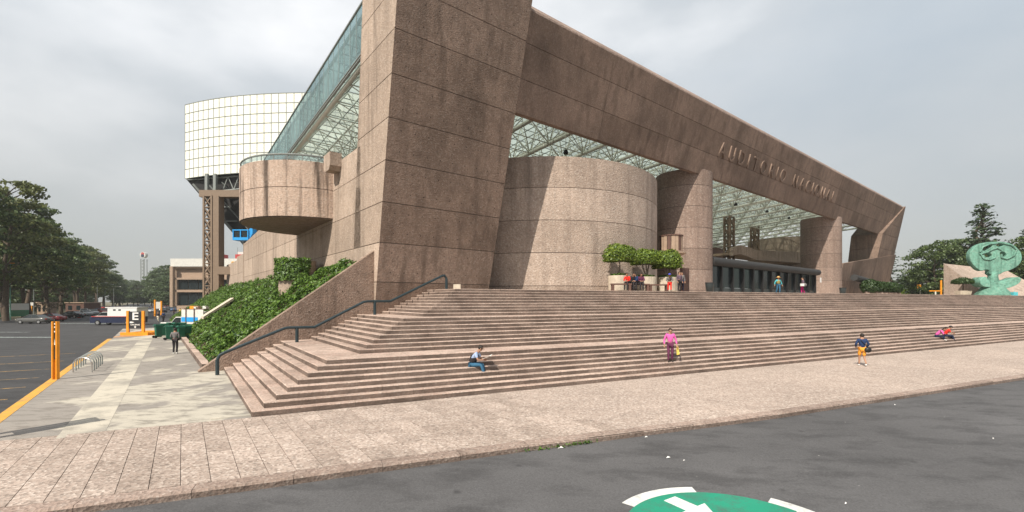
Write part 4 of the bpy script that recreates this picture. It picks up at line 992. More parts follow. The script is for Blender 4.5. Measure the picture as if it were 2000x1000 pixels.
# ------------------------------------------------------------------ ramp wall and sculpture at right
YW = 74
A = at(1843, 580, YW); A.z = 4.2; B = at(1843, 514, YW); Cc = at(1966, 528, YW+4); Dd = Vector(((2060-1000)/FPX*(YW-2), YW-2, 4.2)); Ee = Vector(((1932-1000)/FPX*(YW-6), YW-6, 4.2))
Ab = A+Vector((15, 13, 0))
rw = MB().add([A, B, Cc, Dd, Ee, B+Vector((1.5, 1.2, 0)), Dd+Vector((2, 14, 0)), Ab], [[0, 4, 1], [4, 3, 2, 5], [1, 4, 5], [5, 2, 6, 7], [0, 1, 5, 7], [2, 3, 6], [0, 7, 6, 3, 4]]).build('ramp_wall', 'concrete_drum'); tag(rw, 'wedge shaped pink concrete ramp wall behind the green sculpture', 'wall')
YS = 66.0
def spx(u, v): return ((u-1939)/FPX*YS, (577-v)/FPX*YS)     # local metres on the sculpture
def curve_solid(name, splines, ext, mat, parent, y=0, bev=.12):
    cu = bpy.data.curves.new(name, 'CURVE'); cu.dimensions = '2D'; cu.fill_mode = 'BOTH'; cu.extrude = ext; cu.bevel_depth = bev; cu.bevel_resolution = 2
    for pts in splines:
        s = cu.splines.new('BEZIER'); s.bezier_points.add(len(pts)-1); s.use_cyclic_u = True
        for bp, (x_, z_) in zip(s.bezier_points, pts): bp.co = (x_, z_, 0); bp.handle_left_type = bp.handle_right_type = 'AUTO'
    tmp = bpy.data.objects.new('t', cu); C.objects.link(tmp); bpy.context.view_layer.update()
    me = bpy.data.meshes.new_from_object(tmp.evaluated_get(bpy.context.evaluated_depsgraph_get())); me.materials.clear(); me.materials.append(MATS[mat]); bpy.data.objects.remove(tmp)
    for v in me.vertices: v.co = Vector((v.co.x, y-v.co.z, v.co.y))
    me.flip_normals() if False else None
    o = bpy.data.objects.new(name, me); C.objects.link(o); o.parent = parent; autosmooth(o, 40); return o
scb = Vector(((1939-1000)/FPX*YS, YS, 4.24))
scu = thing('bronze_sculpture', scb, 'tall green patina bronze abstract sculpture with a pierced disc on a flared neck', 'sculpture', rz=R(-12))
def S(u, v):
    x_, z_ = spx(u, v); return (x_, z_+.0)
disc = [S(1899, 500), S(1905, 484), S(1920, 475), S(1938, 473), S(1958, 475), S(1974, 486), S(1981, 502), S(1977, 516), S(1964, 526), S(1951, 531), S(1947, 534), S(1931, 534), S(1930, 527), S(1925, 525), S(1918, 527), S(1908, 520)]
h1 = [S(1919, 484), S(1927, 479), S(1935, 478), S(1930, 486), S(1920, 490)]; h2 = [S(1921, 497), S(1928, 493), S(1935, 499), S(1927, 503)]; h3 = [S(1947, 492), S(1956, 493), S(1957, 502), S(1949, 501)]; h4 = [S(1940, 477), S(1953, 478), S(1946, 483)]
curve_solid('pierced_disc', [disc, h1, h2, h3, h4], .34, 'bronze', scu, 0, .08)
def relief(pts, r, y): 
    m_ = MB(); P_ = [Vector((x_, y, z_)) for x_, z_ in pts]; m_.path(P_, r, 8); return autosmooth(m_.build('relief', 'bronze', scu, False, True), 60)
R_ = .11
relief([S(1915, 496), S(1920, 505), S(1930, 507), S(1938, 503), S(1938, 496)], .11, -.50)
relief([S(1948, 496), S(1949, 503), S(1957, 506), S(1968, 500), S(1973, 488), S(1964, 479), S(1950, 475)], .12, -.50)
relief([S(1913, 496), S(1926, 492), S(1934, 487), S(1942, 484), S(1948, 488)], .11, -.50)
relief([S(1914, 492), S(1918, 482), S(1930, 476), S(1942, 475)], .10, -.50)
x0, z0 = S(1939, 577)
o = MB().lathe((0, 0, 0), [(2.1, 0), (1.95, .25), (1.55, .8), (1.2, 1.3), (1.0, 1.6)], 28).build('base', 'bronze', scu, True, True)
o = MB().lathe((-.0, 0, 1.5), [(.85, 0), (.68, .6), (.56, 1.3), (.58, 2.0)], 24).build('neck', 'bronze', scu, True, True)
bowl = [S(1911, 547), S(1914, 556), S(1928, 560), S(1948, 562), S(1964, 558), S(1975, 547), S(1974, 543), S(1958, 547), S(1946, 550), S(1930, 551), S(1922, 545), S(1919, 541)]
curve_solid('wing', [bowl], .85, 'bronze', scu, 0, .06)
tq = MB().box(at(1981, 574, 64), (.6, .4, .5)).add([at(1979, 571, 64), at(1983, 571, 64), at(1981, 569, 64)], [[0, 1, 2]]).build('turquoise_bag', 'cloth_teal'); tag(tq, 'small turquoise bag on the plaza right of the sculpture', 'bag')
c = Vector(((1881-1000)/FPX*68, 68, 4.24)); t = thing('clipped_tree', c, 'flat clipped tree in front of the ramp wall left of the sculpture', 'tree', 'clipped trees on the plaza')
pts, rnd = clipped_tree(77, 2.9, 1.0, 2200); o = bpy.data.objects.new('crown', leafmesh('crown', pts, .15, 'leaf_hedge', rnd, .35)); C.objects.link(o); o.parent = t; o.location = (0, 0, 2.1)
MB().tube((0, 0, .6), (0, 0, 2.0), .09, n=6).build('trunk', 'bark', t, False, True)
p = thing('planter_box', c, 'pale rectangular planter under the flat clipped tree by the ramp wall', 'planter'); MB().prism([(-.8, -.4, .2), (.8, -.4, .2), (.8, .4, .2), (-.8, .4, .2)], [(-.9, -.5, .8), (.9, -.5, .8), (.9, .5, .8), (-.9, .5, .8)]).build('tub', 'planter', p, False, True)
MB().box((0, 0, .1), (1.4, .6, .2)).build('foot', 'black', p, False, True)
of = thing('orange_barrier', Vector(((1832-1000)/FPX*72, 72, 4.24)), 'orange post with low crossbar on the plaza left of the ramp wall', 'barrier')
MB().box((.5, 0, 1.25), (.16, .16, 2.6)).build('post', 'orange', of, False, True); MB().box((-.45, 0, .85), (1.8, .12, .16)).build('crossbar', 'orange', of, False, True); MB().box((-.4, 0, .4), (.12, .12, .8)).build('leg', 'steel_white', of, False, True)
os_ = thing('orange_sign', Vector(((1795-1000)/FPX*100, 100, 2)), 'orange sign board on a white post beyond the plaza', 'sign')
MB().tube((.3, 0, 0), (.3, 0, 5.2), .09, n=8).build('post', 'steel_white', os_, False, True); MB().box((0, -.05, 4.6), (.9, .08, 1.0)).build('board', 'orange', os_, False, True)

# ------------------------------------------------------------------ street furniture on the left
def orange_frame_sign():
    b = gp(265, 655); t = thing('exit_sign', b, 'orange framed sign board with a large white E beside the car park', 'sign', rz=R(6))
    for s in (-.72, .72): MB().box((s, 0, 1.25), (.22, .20, 2.5)).build('post', 'orange', t, False, True)
    MB().box((0, 0, 1.55), (1.22, .12, 1.75)).build('board', 'sign_dark', t, False, True)
    MB().box((0, -.1, .16), (2.6, .30, .32)).build('base_rail', 'orange', t, False, True)
    MB().box((.2, 2.6, .16), (2.6, .30, .32)).build('base_rail', 'orange', t, False, True)
    for s in (-1.15, 1.15): MB().box((s, 1.25, .14), (.26, 2.5, .24)).build('base_rail', 'orange', t, False, True)
    def put(body, size, x, z, nm='letter', sx=1):
        cu = bpy.data.curves.new('tmp', 'FONT'); cu.body = body; cu.size = size; cu.extrude = .008; cu.align_x = 'CENTER'; cu.offset = .018*size
        q = bpy.data.objects.new('tmp', cu); C.objects.link(q); bpy.context.view_layer.update()
        me = bpy.data.meshes.new_from_object(q.evaluated_get(bpy.context.evaluated_depsgraph_get())); bpy.data.objects.remove(q); me.materials.clear(); me.materials.append(MATS['white_paint'])
        for v in me.vertices: v.co = Vector((v.co.x*sx, -v.co.z, v.co.y))
        me.flip_normals() if False else None
        o = bpy.data.objects.new(nm, me); C.objects.link(o); o.parent = t; o.location = (x, -.072, z)
    put('E', 1.05, 0, 1.60, sx=1.25)
    put('OFICINAS', .20, 0, 1.02)
    ar = lambda pts, nm: MB().prism([(x, -.065, z) for x, z in pts], [(x, -.08, z) for x, z in pts]).build(nm, 'white_paint', t, False, True)
    ar([(-.5, 1.25), (-.5, 1.41), (-.3, 1.41), (-.08, 1.33), (-.3, 1.25)], 'car_mark')
    ar([(-.05, .74), (.05, .74), (.05, .84), (.13, .84), (0, .96), (-.13, .84), (-.05, .84)], 'arrow_mark')
orange_frame_sign()
op = thing('orange_post_sign', gp(107, 741), 'tall narrow orange double post sign at the edge of the walk', 'sign', rz=R(-15))
MB().box((-.085, 0, 1.3), (.07, .12, 2.62)).build('post', 'orange', op, False, True); MB().box((.075, .06, 1.3), (.07, .12, 2.62)).build('post', 'orange', op, False, True); MB().box((0, .03, 1.75), (.09, .05, 1.7)).build('board', 'sign_dark', op, False, True)
for z in (2.5, 2.35, 2.15): MB().box((.0, .0, z), (.05, .02, .06)).build('mark', 'white_paint', op, False, True)
ark = MB().add([(-.03, -.002, 1.55), (.03, -.002, 1.55), (.0, -.002, 1.85)], [[0, 1, 2]]).build('mark', 'white_paint', op, False, True)
for ch in (op,):  # unseen copy, stretched and turned to the sun, added to cast a shadow band
    shadow_board = copy_tree(ch); shadow_board.location = (-13.85, 11.3, 0); shadow_board.scale = (3.0, 1, 1); shadow_board.rotation_euler = (0, 0, R(-33)); shadow_board['label'] = 'unseen widened sign board added past the left edge to cast the long shadow'
# second far orange frame
of2 = thing('orange_frame_sign', Vector(((309-1000)/FPX*105, 105, -.1)), 'distant orange double post sign near the office block', 'sign')
for s in (-.75, .75): MB().box((s, 0, 1.9), (.3, .25, 3.9 if s < 0 else 3.3)).build('post', 'orange', of2, False, True)
MB().box((0, .05, 2.6), (1.2, .1, 1.5)).build('board', 'white_wall', of2, False, True)
# bike hoops
hb = gp(143, 727); he = gp(167, 711.5)
bkr = None
for i in range(6):
    f = i/5; p = hb.lerp(he, f); t = thing('bike_hoop', p, ['nearest', 'second nearest', 'third nearest', 'third farthest', 'second farthest', 'farthest'][i]+' of the six steel bicycle hoops on the walk', 'bike rack', 'bicycle hoops')
    pts = [Vector((0, 0, 0)), Vector((0, 0, .42))]+[Vector((.45-.45*math.cos(a), .02, .42+.30*math.sin(a))) for a in [math.pi*k/12 for k in range(1, 12)]]+[Vector((.9, .04, .42)), Vector((.9, .04, 0))]
    o = MB().path(pts, .028, 8).build('hoop', 'steel_grey' if i else 'chrome', t, False, True); autosmooth(o, 60)
# wheelie bins
def wheelie(loc, lab, rz):
    t = thing('wheelie_bin', loc, lab, 'bin', 'green bins in front of the pickup', rz)
    MB().prism([(-.17, -.22, .08), (.17, -.22, .08), (.17, .2, .08), (-.17, .2, .08)], [(-.21, -.27, 1.16), (.21, -.27, 1.16), (.21, .25, 1.16), (-.21, .25, 1.16)]).build('body', 'bin_green', t, False, True)
    MB().prism([(-.23, -.30, 1.165), (.23, -.30, 1.165), (.23, .32, 1.165), (-.23, .32, 1.165)], [(-.20, -.26, 1.27), (.20, -.26, 1.27), (.20, .28, 1.30), (-.20, .28, 1.30)]).build('lid', 'bin_green', t, False, True)
    for s in (-.22, .22): MB().tube((s-.04, .28, .12), (s+.04, .28, .12), .12, n=12).build('wheel', 'rubber', t, False, True)
    MB().tube((-.2, .36, 1.18), (.2, .36, 1.18), .03, n=6).build('handle', 'bin_green', t, False, True)
for i, (u, v) in enumerate([(309, 660), (320, 657), (330, 664), (342, 662.5), (354, 664), (366, 663), (333, 654), (345, 654), (358, 654)]):
    wheelie(gp(u, v), ['leftmost green wheelie bin of the row', 'second green wheelie bin from the left of the row', 'third green wheelie bin from the left, in front', 'green wheelie bin right behind the standing pedestrian', 'fifth green wheelie bin in the front row', 'rightmost green wheelie bin of the front row', 'left green wheelie bin in the back row', 'middle green wheelie bin in the back row', 'right green wheelie bin in the back row'][i], rng.uniform(-.25, .25)+2.5)

# ------------------------------------------------------------------ vehicles
def loft(secs):
    """secs: list of (x, [(y,z)...]) cross-sections"""
    m_ = MB(); n_ = len(secs[0][1]); vs = [Vector((x_, y_, z_)) for x_, s in secs for y_, z_ in s]
    fs = [[j*n_+i, j*n_+(i+1) % n_, (j+1)*n_+(i+1) % n_, (j+1)*n_+i] for j in range(len(secs)-1) for i in range(n_)]
    fs += [list(range(n_))[::-1], list(range((len(secs)-1)*n_, len(secs)*n_))]
    return m_.add(vs, fs)
def car_meshes():
    def sec(x_, wd, z0, z1, tb=.85): h_ = wd/2; return (x_, [(-h_*.92, z0), (h_*.92, z0), (h_, z0+.18), (h_, z1-.14), (h_*tb, z1), (-h_*tb, z1), (-h_, z1-.14), (-h_, z0+.18)])
    body = loft([sec(-2.2, 1.45, .35, .72), sec(-2.05, 1.62, .24, .84), sec(-1.2, 1.72, .2, .95), sec(.9, 1.74, .2, .96), sec(1.6, 1.70, .2, .98), sec(2.05, 1.6, .26, .92), sec(2.2, 1.45, .38, .75)])
    def sc2(x_, w0, w1, z1): return (x_, [(-w0/2, .93), (w0/2, .93), (w1/2, z1), (-w1/2, z1)])
    cabin = loft([sc2(-1.15, 1.5, 1.45, .95), sc2(-.35, 1.56, 1.2, 1.40), sc2(.7, 1.56, 1.2, 1.42), sc2(1.55, 1.5, 1.4, .97)])
    roof_ = loft([(-.38, [(-.58, 1.385), (.58, 1.385), (.55, 1.43), (-.55, 1.43)]), (.72, [(-.58, 1.40), (.58, 1.40), (.55, 1.45), (-.55, 1.45)])])
    res = [('body', body.mesh('body', Vector(), 'car_grey', True)), ('cabin_glass', cabin.mesh('cabin_glass', Vector(), 'glass_dark')), ('roof', roof_.mesh('roof', Vector(), 'car_grey'))]
    pil = MB()
    for s in (-1, 1):
        for xa, xb in ((-1.13, -.36), (.18, .18), (1.5, .7)): pil.tube((xa, s*.77, .95), (xb, s*.60, 1.41), .035, n=5)
    res.append(('pillars', pil.mesh('pillars', Vector(), 'car_grey')))
    return res
CM = car_meshes()
WT = MB().tube((0, -.10, 0), (0, .10, 0), .31, n=18).mesh('tyre', Vector(), 'rubber', False)
WR = MB().tube((0, -.105, 0), (0, .105, 0), .19, n=12).mesh('rim', Vector(), 'chrome', False)
HLm = MB().box((0, 0, 0), (.06, .34, .14)).mesh('headlight', Vector(), 'white_paint'); TLm = MB().box((0, 0, 0), (.06, .3, .16)).mesh('tail_light', Vector(), 'car_brightred')
def car(loc, rz, colour, lab, group, sc_=1, parts=True):
    t = thing('parked_car', loc, lab, 'car', group, rz); 
    for nm, me in CM:
        o = bpy.data.objects.new(nm, me); C.objects.link(o); o.parent = t; o.scale = (sc_,)*3
        if nm != 'cabin_glass': o.material_slots[0].link = 'OBJECT'; o.material_slots[0].material = MATS['car_'+colour]
    for x_ in (-1.35, 1.3):
        for s in (-.78, .78):
            o = bpy.data.objects.new('wheel', WT); C.objects.link(o); o.parent = t; o.location = Vector((x_, s, .31))*sc_; o.scale = (sc_,)*3
            if parts: q = bpy.data.objects.new('rim', WR); C.objects.link(q); q.parent = o
    if parts:
        for s in (-.55, .55):
            o = bpy.data.objects.new('headlight', HLm); C.objects.link(o); o.parent = t; o.location = Vector((-2.17, s, .64))*sc_; o.scale = (sc_,)*3
            o = bpy.data.objects.new('tail_light', TLm); C.objects.link(o); o.parent = t; o.location = Vector((2.17, s, .74))*sc_; o.scale = (sc_,)*3
G = 'cars parked in the lot'
for u, v, col, rz, lab in [(68, 632, 'grey', 4, 'dark grey sedan parked nearest at the left in front of the trees'), (97, 628, 'red', 6, 'dark red sedan half hidden behind the grey sedan'),
    (141, 621, 'black', 0, 'black sedan beside the orange cones'), (167, 617, 'silver', 150, 'silver sedan right of the black sedan'), (180, 615, 'silver', 150, 'second silver sedan from the black sedan'), (201, 613.5, 'brightred', 150, 'bright red hatchback behind the ambulance'),
    (290, 611, 'silver', 160, 'grey blue car right behind the sign with the E'), (190, 608, 'white', 150, 'white car in the second row behind the red hatchback'), (214, 609, 'silver', 150, 'silver car behind the ambulance roof'), (228, 608, 'black', 150, 'dark car behind the ambulance box'), (240, 606.5, 'brightred', 150, 'red car in the row beyond the ambulance'), (252, 606, 'silver', 150, 'pale car right of the far red car')]:
    car(gp(u, v, -.09), R(rz), col, lab, G)
cols_ = ['white', 'silver', 'black', 'blue', 'grey', 'brightred', 'navy', 'silver']
k = 0
for rowi, (d, t0, n_) in enumerate(((172, -15, 7), (190, -15, 8), (214, -16, 8), (240, -16, 8))):
    for i in range(n_):
        car(F(t0+i*2.9, d, -.09), AL+R(90)+R(rng.uniform(-2, 2)), cols_[(k*3+rowi) % 8], 'small distant car in the rows of the far parking lot', 'distant parked cars', 1, False); k += 1
# ambulance
amb = thing('ambulance', gp(234, 634.5, -.09), 'white and navy ambulance van parked behind the sign with the E', 'ambulance', rz=R(2))
def psec(pts, y0, y1): return MB().prism([(x_, y0, z_) for x_, z_ in pts], [(x_, y1, z_) for x_, z_ in pts])
psec([(-3.5, .35), (3.3, .35), (3.3, 1.25), (-3.45, 1.25), (-3.5, .95)], -1.0, 1.0).build('lower_body', 'car_navy', amb, False, True)
psec([(-3.42, 1.255), (-.9, 1.255), (-.9, 1.95), (-1.75, 1.95), (-2.5, 1.38)], -.98, .98).build('cab', 'car_white', amb, False, True)
psec([(-.88, 1.255), (3.3, 1.255), (3.3, 2.55), (-.88, 2.55)], -1.08, 1.08).build('box_body', 'car_white', amb, False, True)
psec([(-1.2, 2.555), (3.4, 2.555), (3.4, 2.68), (-1.2, 2.68)], -1.12, 1.12).build('roof_edge', 'car_white', amb, False, True)
MB().box((.3, -1.06, 1.28), (7.0, .07, .10)).build('red_stripe', 'red_paint', amb, False, True)
psec([(-2.42, 1.42), (-1.78, 1.90), (-1.0, 1.90), (-1.0, 1.40)], -.995, .995).build('cab_window', 'glass_dark', amb, False, True)
for x_ in (.1, .85): MB().box((x_, -1.085, 2.25), (.35, .03, .22)).build('side_window', 'glass_dark', amb, False, True)
MB().box((-2.0, 0, 2.62), (.3, 1.3, .14)).build('light_bar', 'red_paint', amb, False, True)
MB().box((-3.5, 0, .45), (.12, 1.9, .22)).build('bumper', 'chrome', amb, False, True)
for s in (-.7, .7): MB().box((-3.49, s, .95), (.08, .3, .2)).build('headlight', 'white_paint', amb, False, True)
for x_ in (-2.35, 1.9):
    for s in (-.95, .95):
        o = bpy.data.objects.new('wheel', WT); C.objects.link(o); o.parent = amb; o.location = (x_, s, .38); o.scale = (1.2,)*3; q = bpy.data.objects.new('rim', WR); C.objects.link(q); q.parent = o
# pickup with advertising boards
pk = thing('pickup_truck', gp(368, 648), 'green and white pickup truck loaded with boards, behind the bins', 'truck', rz=R(-12))
psec([(-2.9, .45), (2.8, .45), (2.8, .95), (-1.2, .95), (-1.3, 1.0), (-2.85, .92)], -.92, .92).build('chassis_body', 'car_green', pk, False, True)
psec([(-2.85, .925), (-1.3, 1.01), (-1.25, 1.10), (-2.8, 1.08)], -.9, .9).build('bonnet', 'car_white', pk, False, True)
psec([(-1.45, 1.0), (.1, 1.0), (.1, 1.72), (-.75, 1.72)], -.88, .88).build('cab', 'car_white', pk, False, True)
psec([(-1.28, 1.12), (-.74, 1.64), (-.05, 1.64), (-.05, 1.1)], -.90, .90).build('cab_window', 'glass_dark', pk, False, True)
MB().box((1.6, -.95, 1.75), (2.9, .08, 1.6)).build('board', 'white_wall', pk, False, True); MB().box((1.25, -1.0, 1.45), (2.2, .04, .5)).build('blue_band', 'blue_cabin', pk, False, True)
MB().box((1.5, .1, 1.7), (3.0, 1.5, 1.3)).build('load', 'white_wall', pk, False, True)
for x_ in (.8, 1.9): MB().box((x_, -1.05, 1.6), (.07, .06, 2.2)).build('stake', 'brown_wall', pk, False, True)
MB().box((1.5, 0, 2.58), (2.6, 1.5, .09)).build('rack', 'brown_wall', pk, False, True)
rnd = random.Random(9)
for i in range(7): MB().box((.5+rnd.random()*2.2, rnd.uniform(-.5, .5), 2.75), (rnd.uniform(.25, .6), .4, rnd.uniform(.2, .4))).build('bundle', rnd.choice(['tan_wall', 'orange', 'white_wall']), pk, False, True)
for x_ in (-1.95, 1.7):
    for s in (-.85, .85):
        o = bpy.data.objects.new('wheel', WT); C.objects.link(o); o.parent = pk; o.location = (x_, s, .36); o.scale = (1.15,)*3; q = bpy.data.objects.new('rim', WR); C.objects.link(q); q.parent = o
# bus edge at far left
bs = thing('parked_bus', Vector(((-6-1000)/FPX*88, 88, -.1)), 'green and white bus cut by the left photo edge', 'bus')
MB().box((0, 2, 1.1), (2.4, 5.5, 1.3)).build('lower_body', 'car_green', bs, False, True); MB().box((0, 2, 2.4), (2.4, 5.5, 1.3)).build('upper_body', 'car_white', bs, False, True); MB().box((0, -.77, 2.5), (1.9, .06, .8)).build('windscreen', 'glass_dark', bs, False, True)
for s in (-.8, .8): o = bpy.data.objects.new('wheel', WT); C.objects.link(o); o.parent = bs; o.location = (s*1.3, .6, .4); o.rotation_euler = (0, 0, R(90)); o.scale = (1.3,)*3
# booths, cones, lamps, signs
def booth(u, v, w_, h_, lab, mat):
    p = gp(u, v, -.09); s = p.y/FPX; t = thing('guard_booth', p, lab, 'booth'); W_ = w_*s; H_ = h_*s
    MB().box((0, W_/2, H_/2), (W_, W_, H_)).build('wall', mat, t, False, True); MB().box((0, W_/2, H_+.12), (W_+.4, W_+.4, .25)).build('roof', 'tan_wall', t, False, True)
    for x_ in (-.25, .2): MB().box((x_*W_, -.04, H_*.55), (W_*.2, .08, H_*.4)).build('window', 'glass_dark', t, False, True)
booth(82, 617, 19, 25, 'small tan guard booth among the tree trunks', 'tan_wall'); booth(146, 612, 36, 20, 'low tan service building behind the black sedan', 'brown_wall')
for u, v in ((112, 622), (154, 621)):
    p = gp(u, v, -.09); t = thing('traffic_cone', p, 'left orange traffic barrel by the dark cars' if u == 112 else 'right orange traffic barrel beside the black sedan', 'cone', 'traffic cones')
    MB().lathe((0, 0, 0), [(.38, 0), (.38, .08), (.24, .1), (.20, .5), (.16, .85), (.10, 1.0)], 14).build('body', 'car_brightred', t, False, True); MB().lathe((0, 0, .5), [(.205, 0), (.185, .2)], 14).build('band', 'orange', t, False, True)
bb = thing('blue_stand', gp(101, 615, -.09), 'light blue board stand behind the red sedan', 'stand'); MB().box((0, 0, 2.1), (1.0, .15, 1.8)).build('board', 'blue_cabin', bb, False, True); MB().box((0, 0, .7), (.3, .15, 1.4)).build('leg', 'white_wall', bb, False, True)
ws_ = thing('white_sign', gp(62, 620, -.09), 'small white sign on an orange post among the trunks', 'sign'); MB().box((0, 0, 1.4), (.18, .1, 2.8)).build('post', 'orange', ws_, False, True); MB().box((0, -.05, 2.9), (.8, .06, .7)).build('board', 'white_wall', ws_, False, True)
def lamp(u, v0, v1, y, arm, lab, mat='lamp_head'):
    p = Vector(((u-1000)/FPX*y, y, -.1)); h_ = H+(587-v1)/FPX*y; t = thing('street_lamp', p, lab, 'street lamp', 'street lamps along the avenue')
    MB().tube((0, 0, 0), (0, 0, h_), .11, .07, n=8).build('pole', 'bronze' if u < 60 else 'steel_grey', t, False, True)
    MB().tube((0, 0, h_-.1), (arm, 0, h_+.25), .05, n=6).build('arm', 'steel_grey', t, False, True); MB().ball((arm*1.15, 0, h_+.2), (.55, .22, .14), 10, 6).build('head', mat, t, True, True)
lamp(20, 640, 515, 84, .3, 'nearest street lamp with a warm head at the left edge', 'orange'); lamp(66, 615, 530, 98, 3.4, 'second street lamp with a long arm over the parked cars')
lamp(190, 605, 553, 170, 3, 'third street lamp along the avenue'); lamp(205, 605, 556, 205, 3, 'fourth street lamp along the avenue'); lamp(222, 603, 560, 235, 3, 'fifth and farthest street lamp along the avenue')
tw = thing('lattice_tower', Vector(((281-1000)/FPX*420, 420, 0)), 'slim lattice tower with a round emblem rising above the far trees', 'tower')
for a in range(4):
    x_, y_ = (1.6 if a in (0, 1) else -1.6), (1.6 if a in (1, 2) else -1.6); MB().tube((x_, y_, 0), (x_, y_, 42), .35, n=5).build('leg', 'steel_grey', tw, False, True)
tb = MB()
for i in range(14):
    for sg_ in (-1, 1): tb.tube((-1.6*sg_, -1.6, i*3), (1.6*sg_, -1.6, i*3+3), .18, n=4)
tb.build('lattice', 'steel_grey', tw, False, True)
MB().tube((0, -1.5, 46), (0, 1.5, 46), 2.7, n=24).build('emblem_disc', 'lamp_head', tw, False, True); MB().tube((0, -1.6, 46.9), (0, 1.6, 46.9), 1.5, n=20).build('emblem_red', 'red_paint', tw, False, True); MB().tube((0, -1.65, 45.2), (0, 1.65, 45.2), 1.5, n=20).build('emblem_blue', 'car_navy', tw, False, True)
lk = tag(MB().prism([F(-3.0, 58, -.1), F(9, 62, -.1), F(9, 62.6, -.1), F(-3, 58.6, -.1)], [F(-3, 58, .02), F(9, 62, .02), F(9, 62.6, .02), F(-3, 58.6, .02)]).build('orange_kerb', 'orange'), 'orange painted kerb line crossing beyond the bins', 'kerb')

wp = []; rw_ = random.Random(12)
for c0, sp_, nn in ((1.35, .35, 60), (1.95, .2, 26), (.6, .25, 16)):
    for _ in range(nn):
        x_ = rw_.gauss(c0, sp_); wp.append((Vector((x_, kerb_y(x_)-.06+rw_.gauss(0, .03), -.14+rw_.random()*.07)), Vector((0, -.3, 1))))
o = bpy.data.objects.new('kerb_weeds', leafmesh('kerb_weeds', wp, .045, 'leaf_ivy', rw_)); C.objects.link(o); tag(o, 'small green weeds growing along the foot of the road kerb', 'weeds', kind='stuff')
for i, (u, v, w_) in enumerate(((1305, 894, .06), (1336, 900, .03), (1262, 854, .05), (1748, 791, .04), (1940, 857, .03), (1095, 875, .08), (1652, 984, .03))):
    p_ = gp(u, v, -.15); m_ = MB().add([(-w_, -w_*.5, .004), (w_*.2, -w_*.6, .02), (w_, .1*w_, .006), (.1*w_, w_*.6, .03)], [[0, 1, 2, 3]]).build('paper_scrap', 'paper', None, False, True); m_.location = p_
    tag(m_, ['crumpled brownish paper scrap in the middle of the road', 'tiny white scrap right of the crumpled one on the road', 'white scrap lying close to the kerb', 'white scrap near the kerb below the man in shorts', 'tiny scrap far right on the road', 'largest white scrap by the kerb weeds', 'small white scrap right of the green disc'][i], 'litter', 'litter on the road')
# ------------------------------------------------------------------ people
def skinned(name, chains, mat, parent, sub=1):
    """chains: list of polylines [(pos, radius)...]; the first point of a later chain may equal an earlier point"""
    vs, rs, es, idx = [], [], [], {}
    def vid(p, r):
        key = tuple(round(x_, 4) for x_ in p)
        if key not in idx: idx[key] = len(vs); vs.append(tuple(p)); rs.append(r)
        return idx[key]
    for ch in chains:
        ids = [vid(p, r) for p, r in ch]; es += [(a_, b_) for a_, b_ in zip(ids, ids[1:])]
    me = bpy.data.meshes.new(name); me.from_pydata(vs, es, []); me.materials.append(MATS[mat]); o = bpy.data.objects.new(name, me); C.objects.link(o); o.parent = parent
    md = o.modifiers.new('skin', 'SKIN'); md.use_smooth_shade = True
    if not me.skin_vertices: me.attributes  # layer is created with the modifier below
    if len(me.skin_vertices) == 0:
        bm_ = bmesh.new(); bm_.from_mesh(me); bm_.verts.layers.skin.verify(); bm_.to_mesh(me); bm_.free()
    for i, r in enumerate(rs):
        sv = me.skin_vertices[0].data[i]; sv.radius = (r, r) if not isinstance(r, tuple) else r; sv.use_root = (i == 0)
    s = o.modifiers.new('sub', 'SUBSURF'); s.levels = sub; s.render_levels = sub
    return o
def V(*a): return Vector(a)
def hand(w_, d, side, pn):
    """five short finger chains leaving a palm at wrist w_ along d"""
    d = d.normalized(); s = d.cross(pn).normalized()*side; palm = w_+d*.075; ch = [[(w_, .026), (palm, .030)]]
    for k, (off, ln) in enumerate(((-.030, .060), (-.010, .072), (.010, .068), (.030, .052))):
        r_ = palm+d*.01+s*off; ch.append([(palm, .030), (r_+d*.015, .010), (r_+d*ln*.6+pn*.012, .0095), (r_+d*ln+pn*.03, .008)])
    ch.append([(w_, .026), (w_+d*.035-s*.034, .011), (w_+d*.075-s*.045+pn*.012, .009)])
    return ch
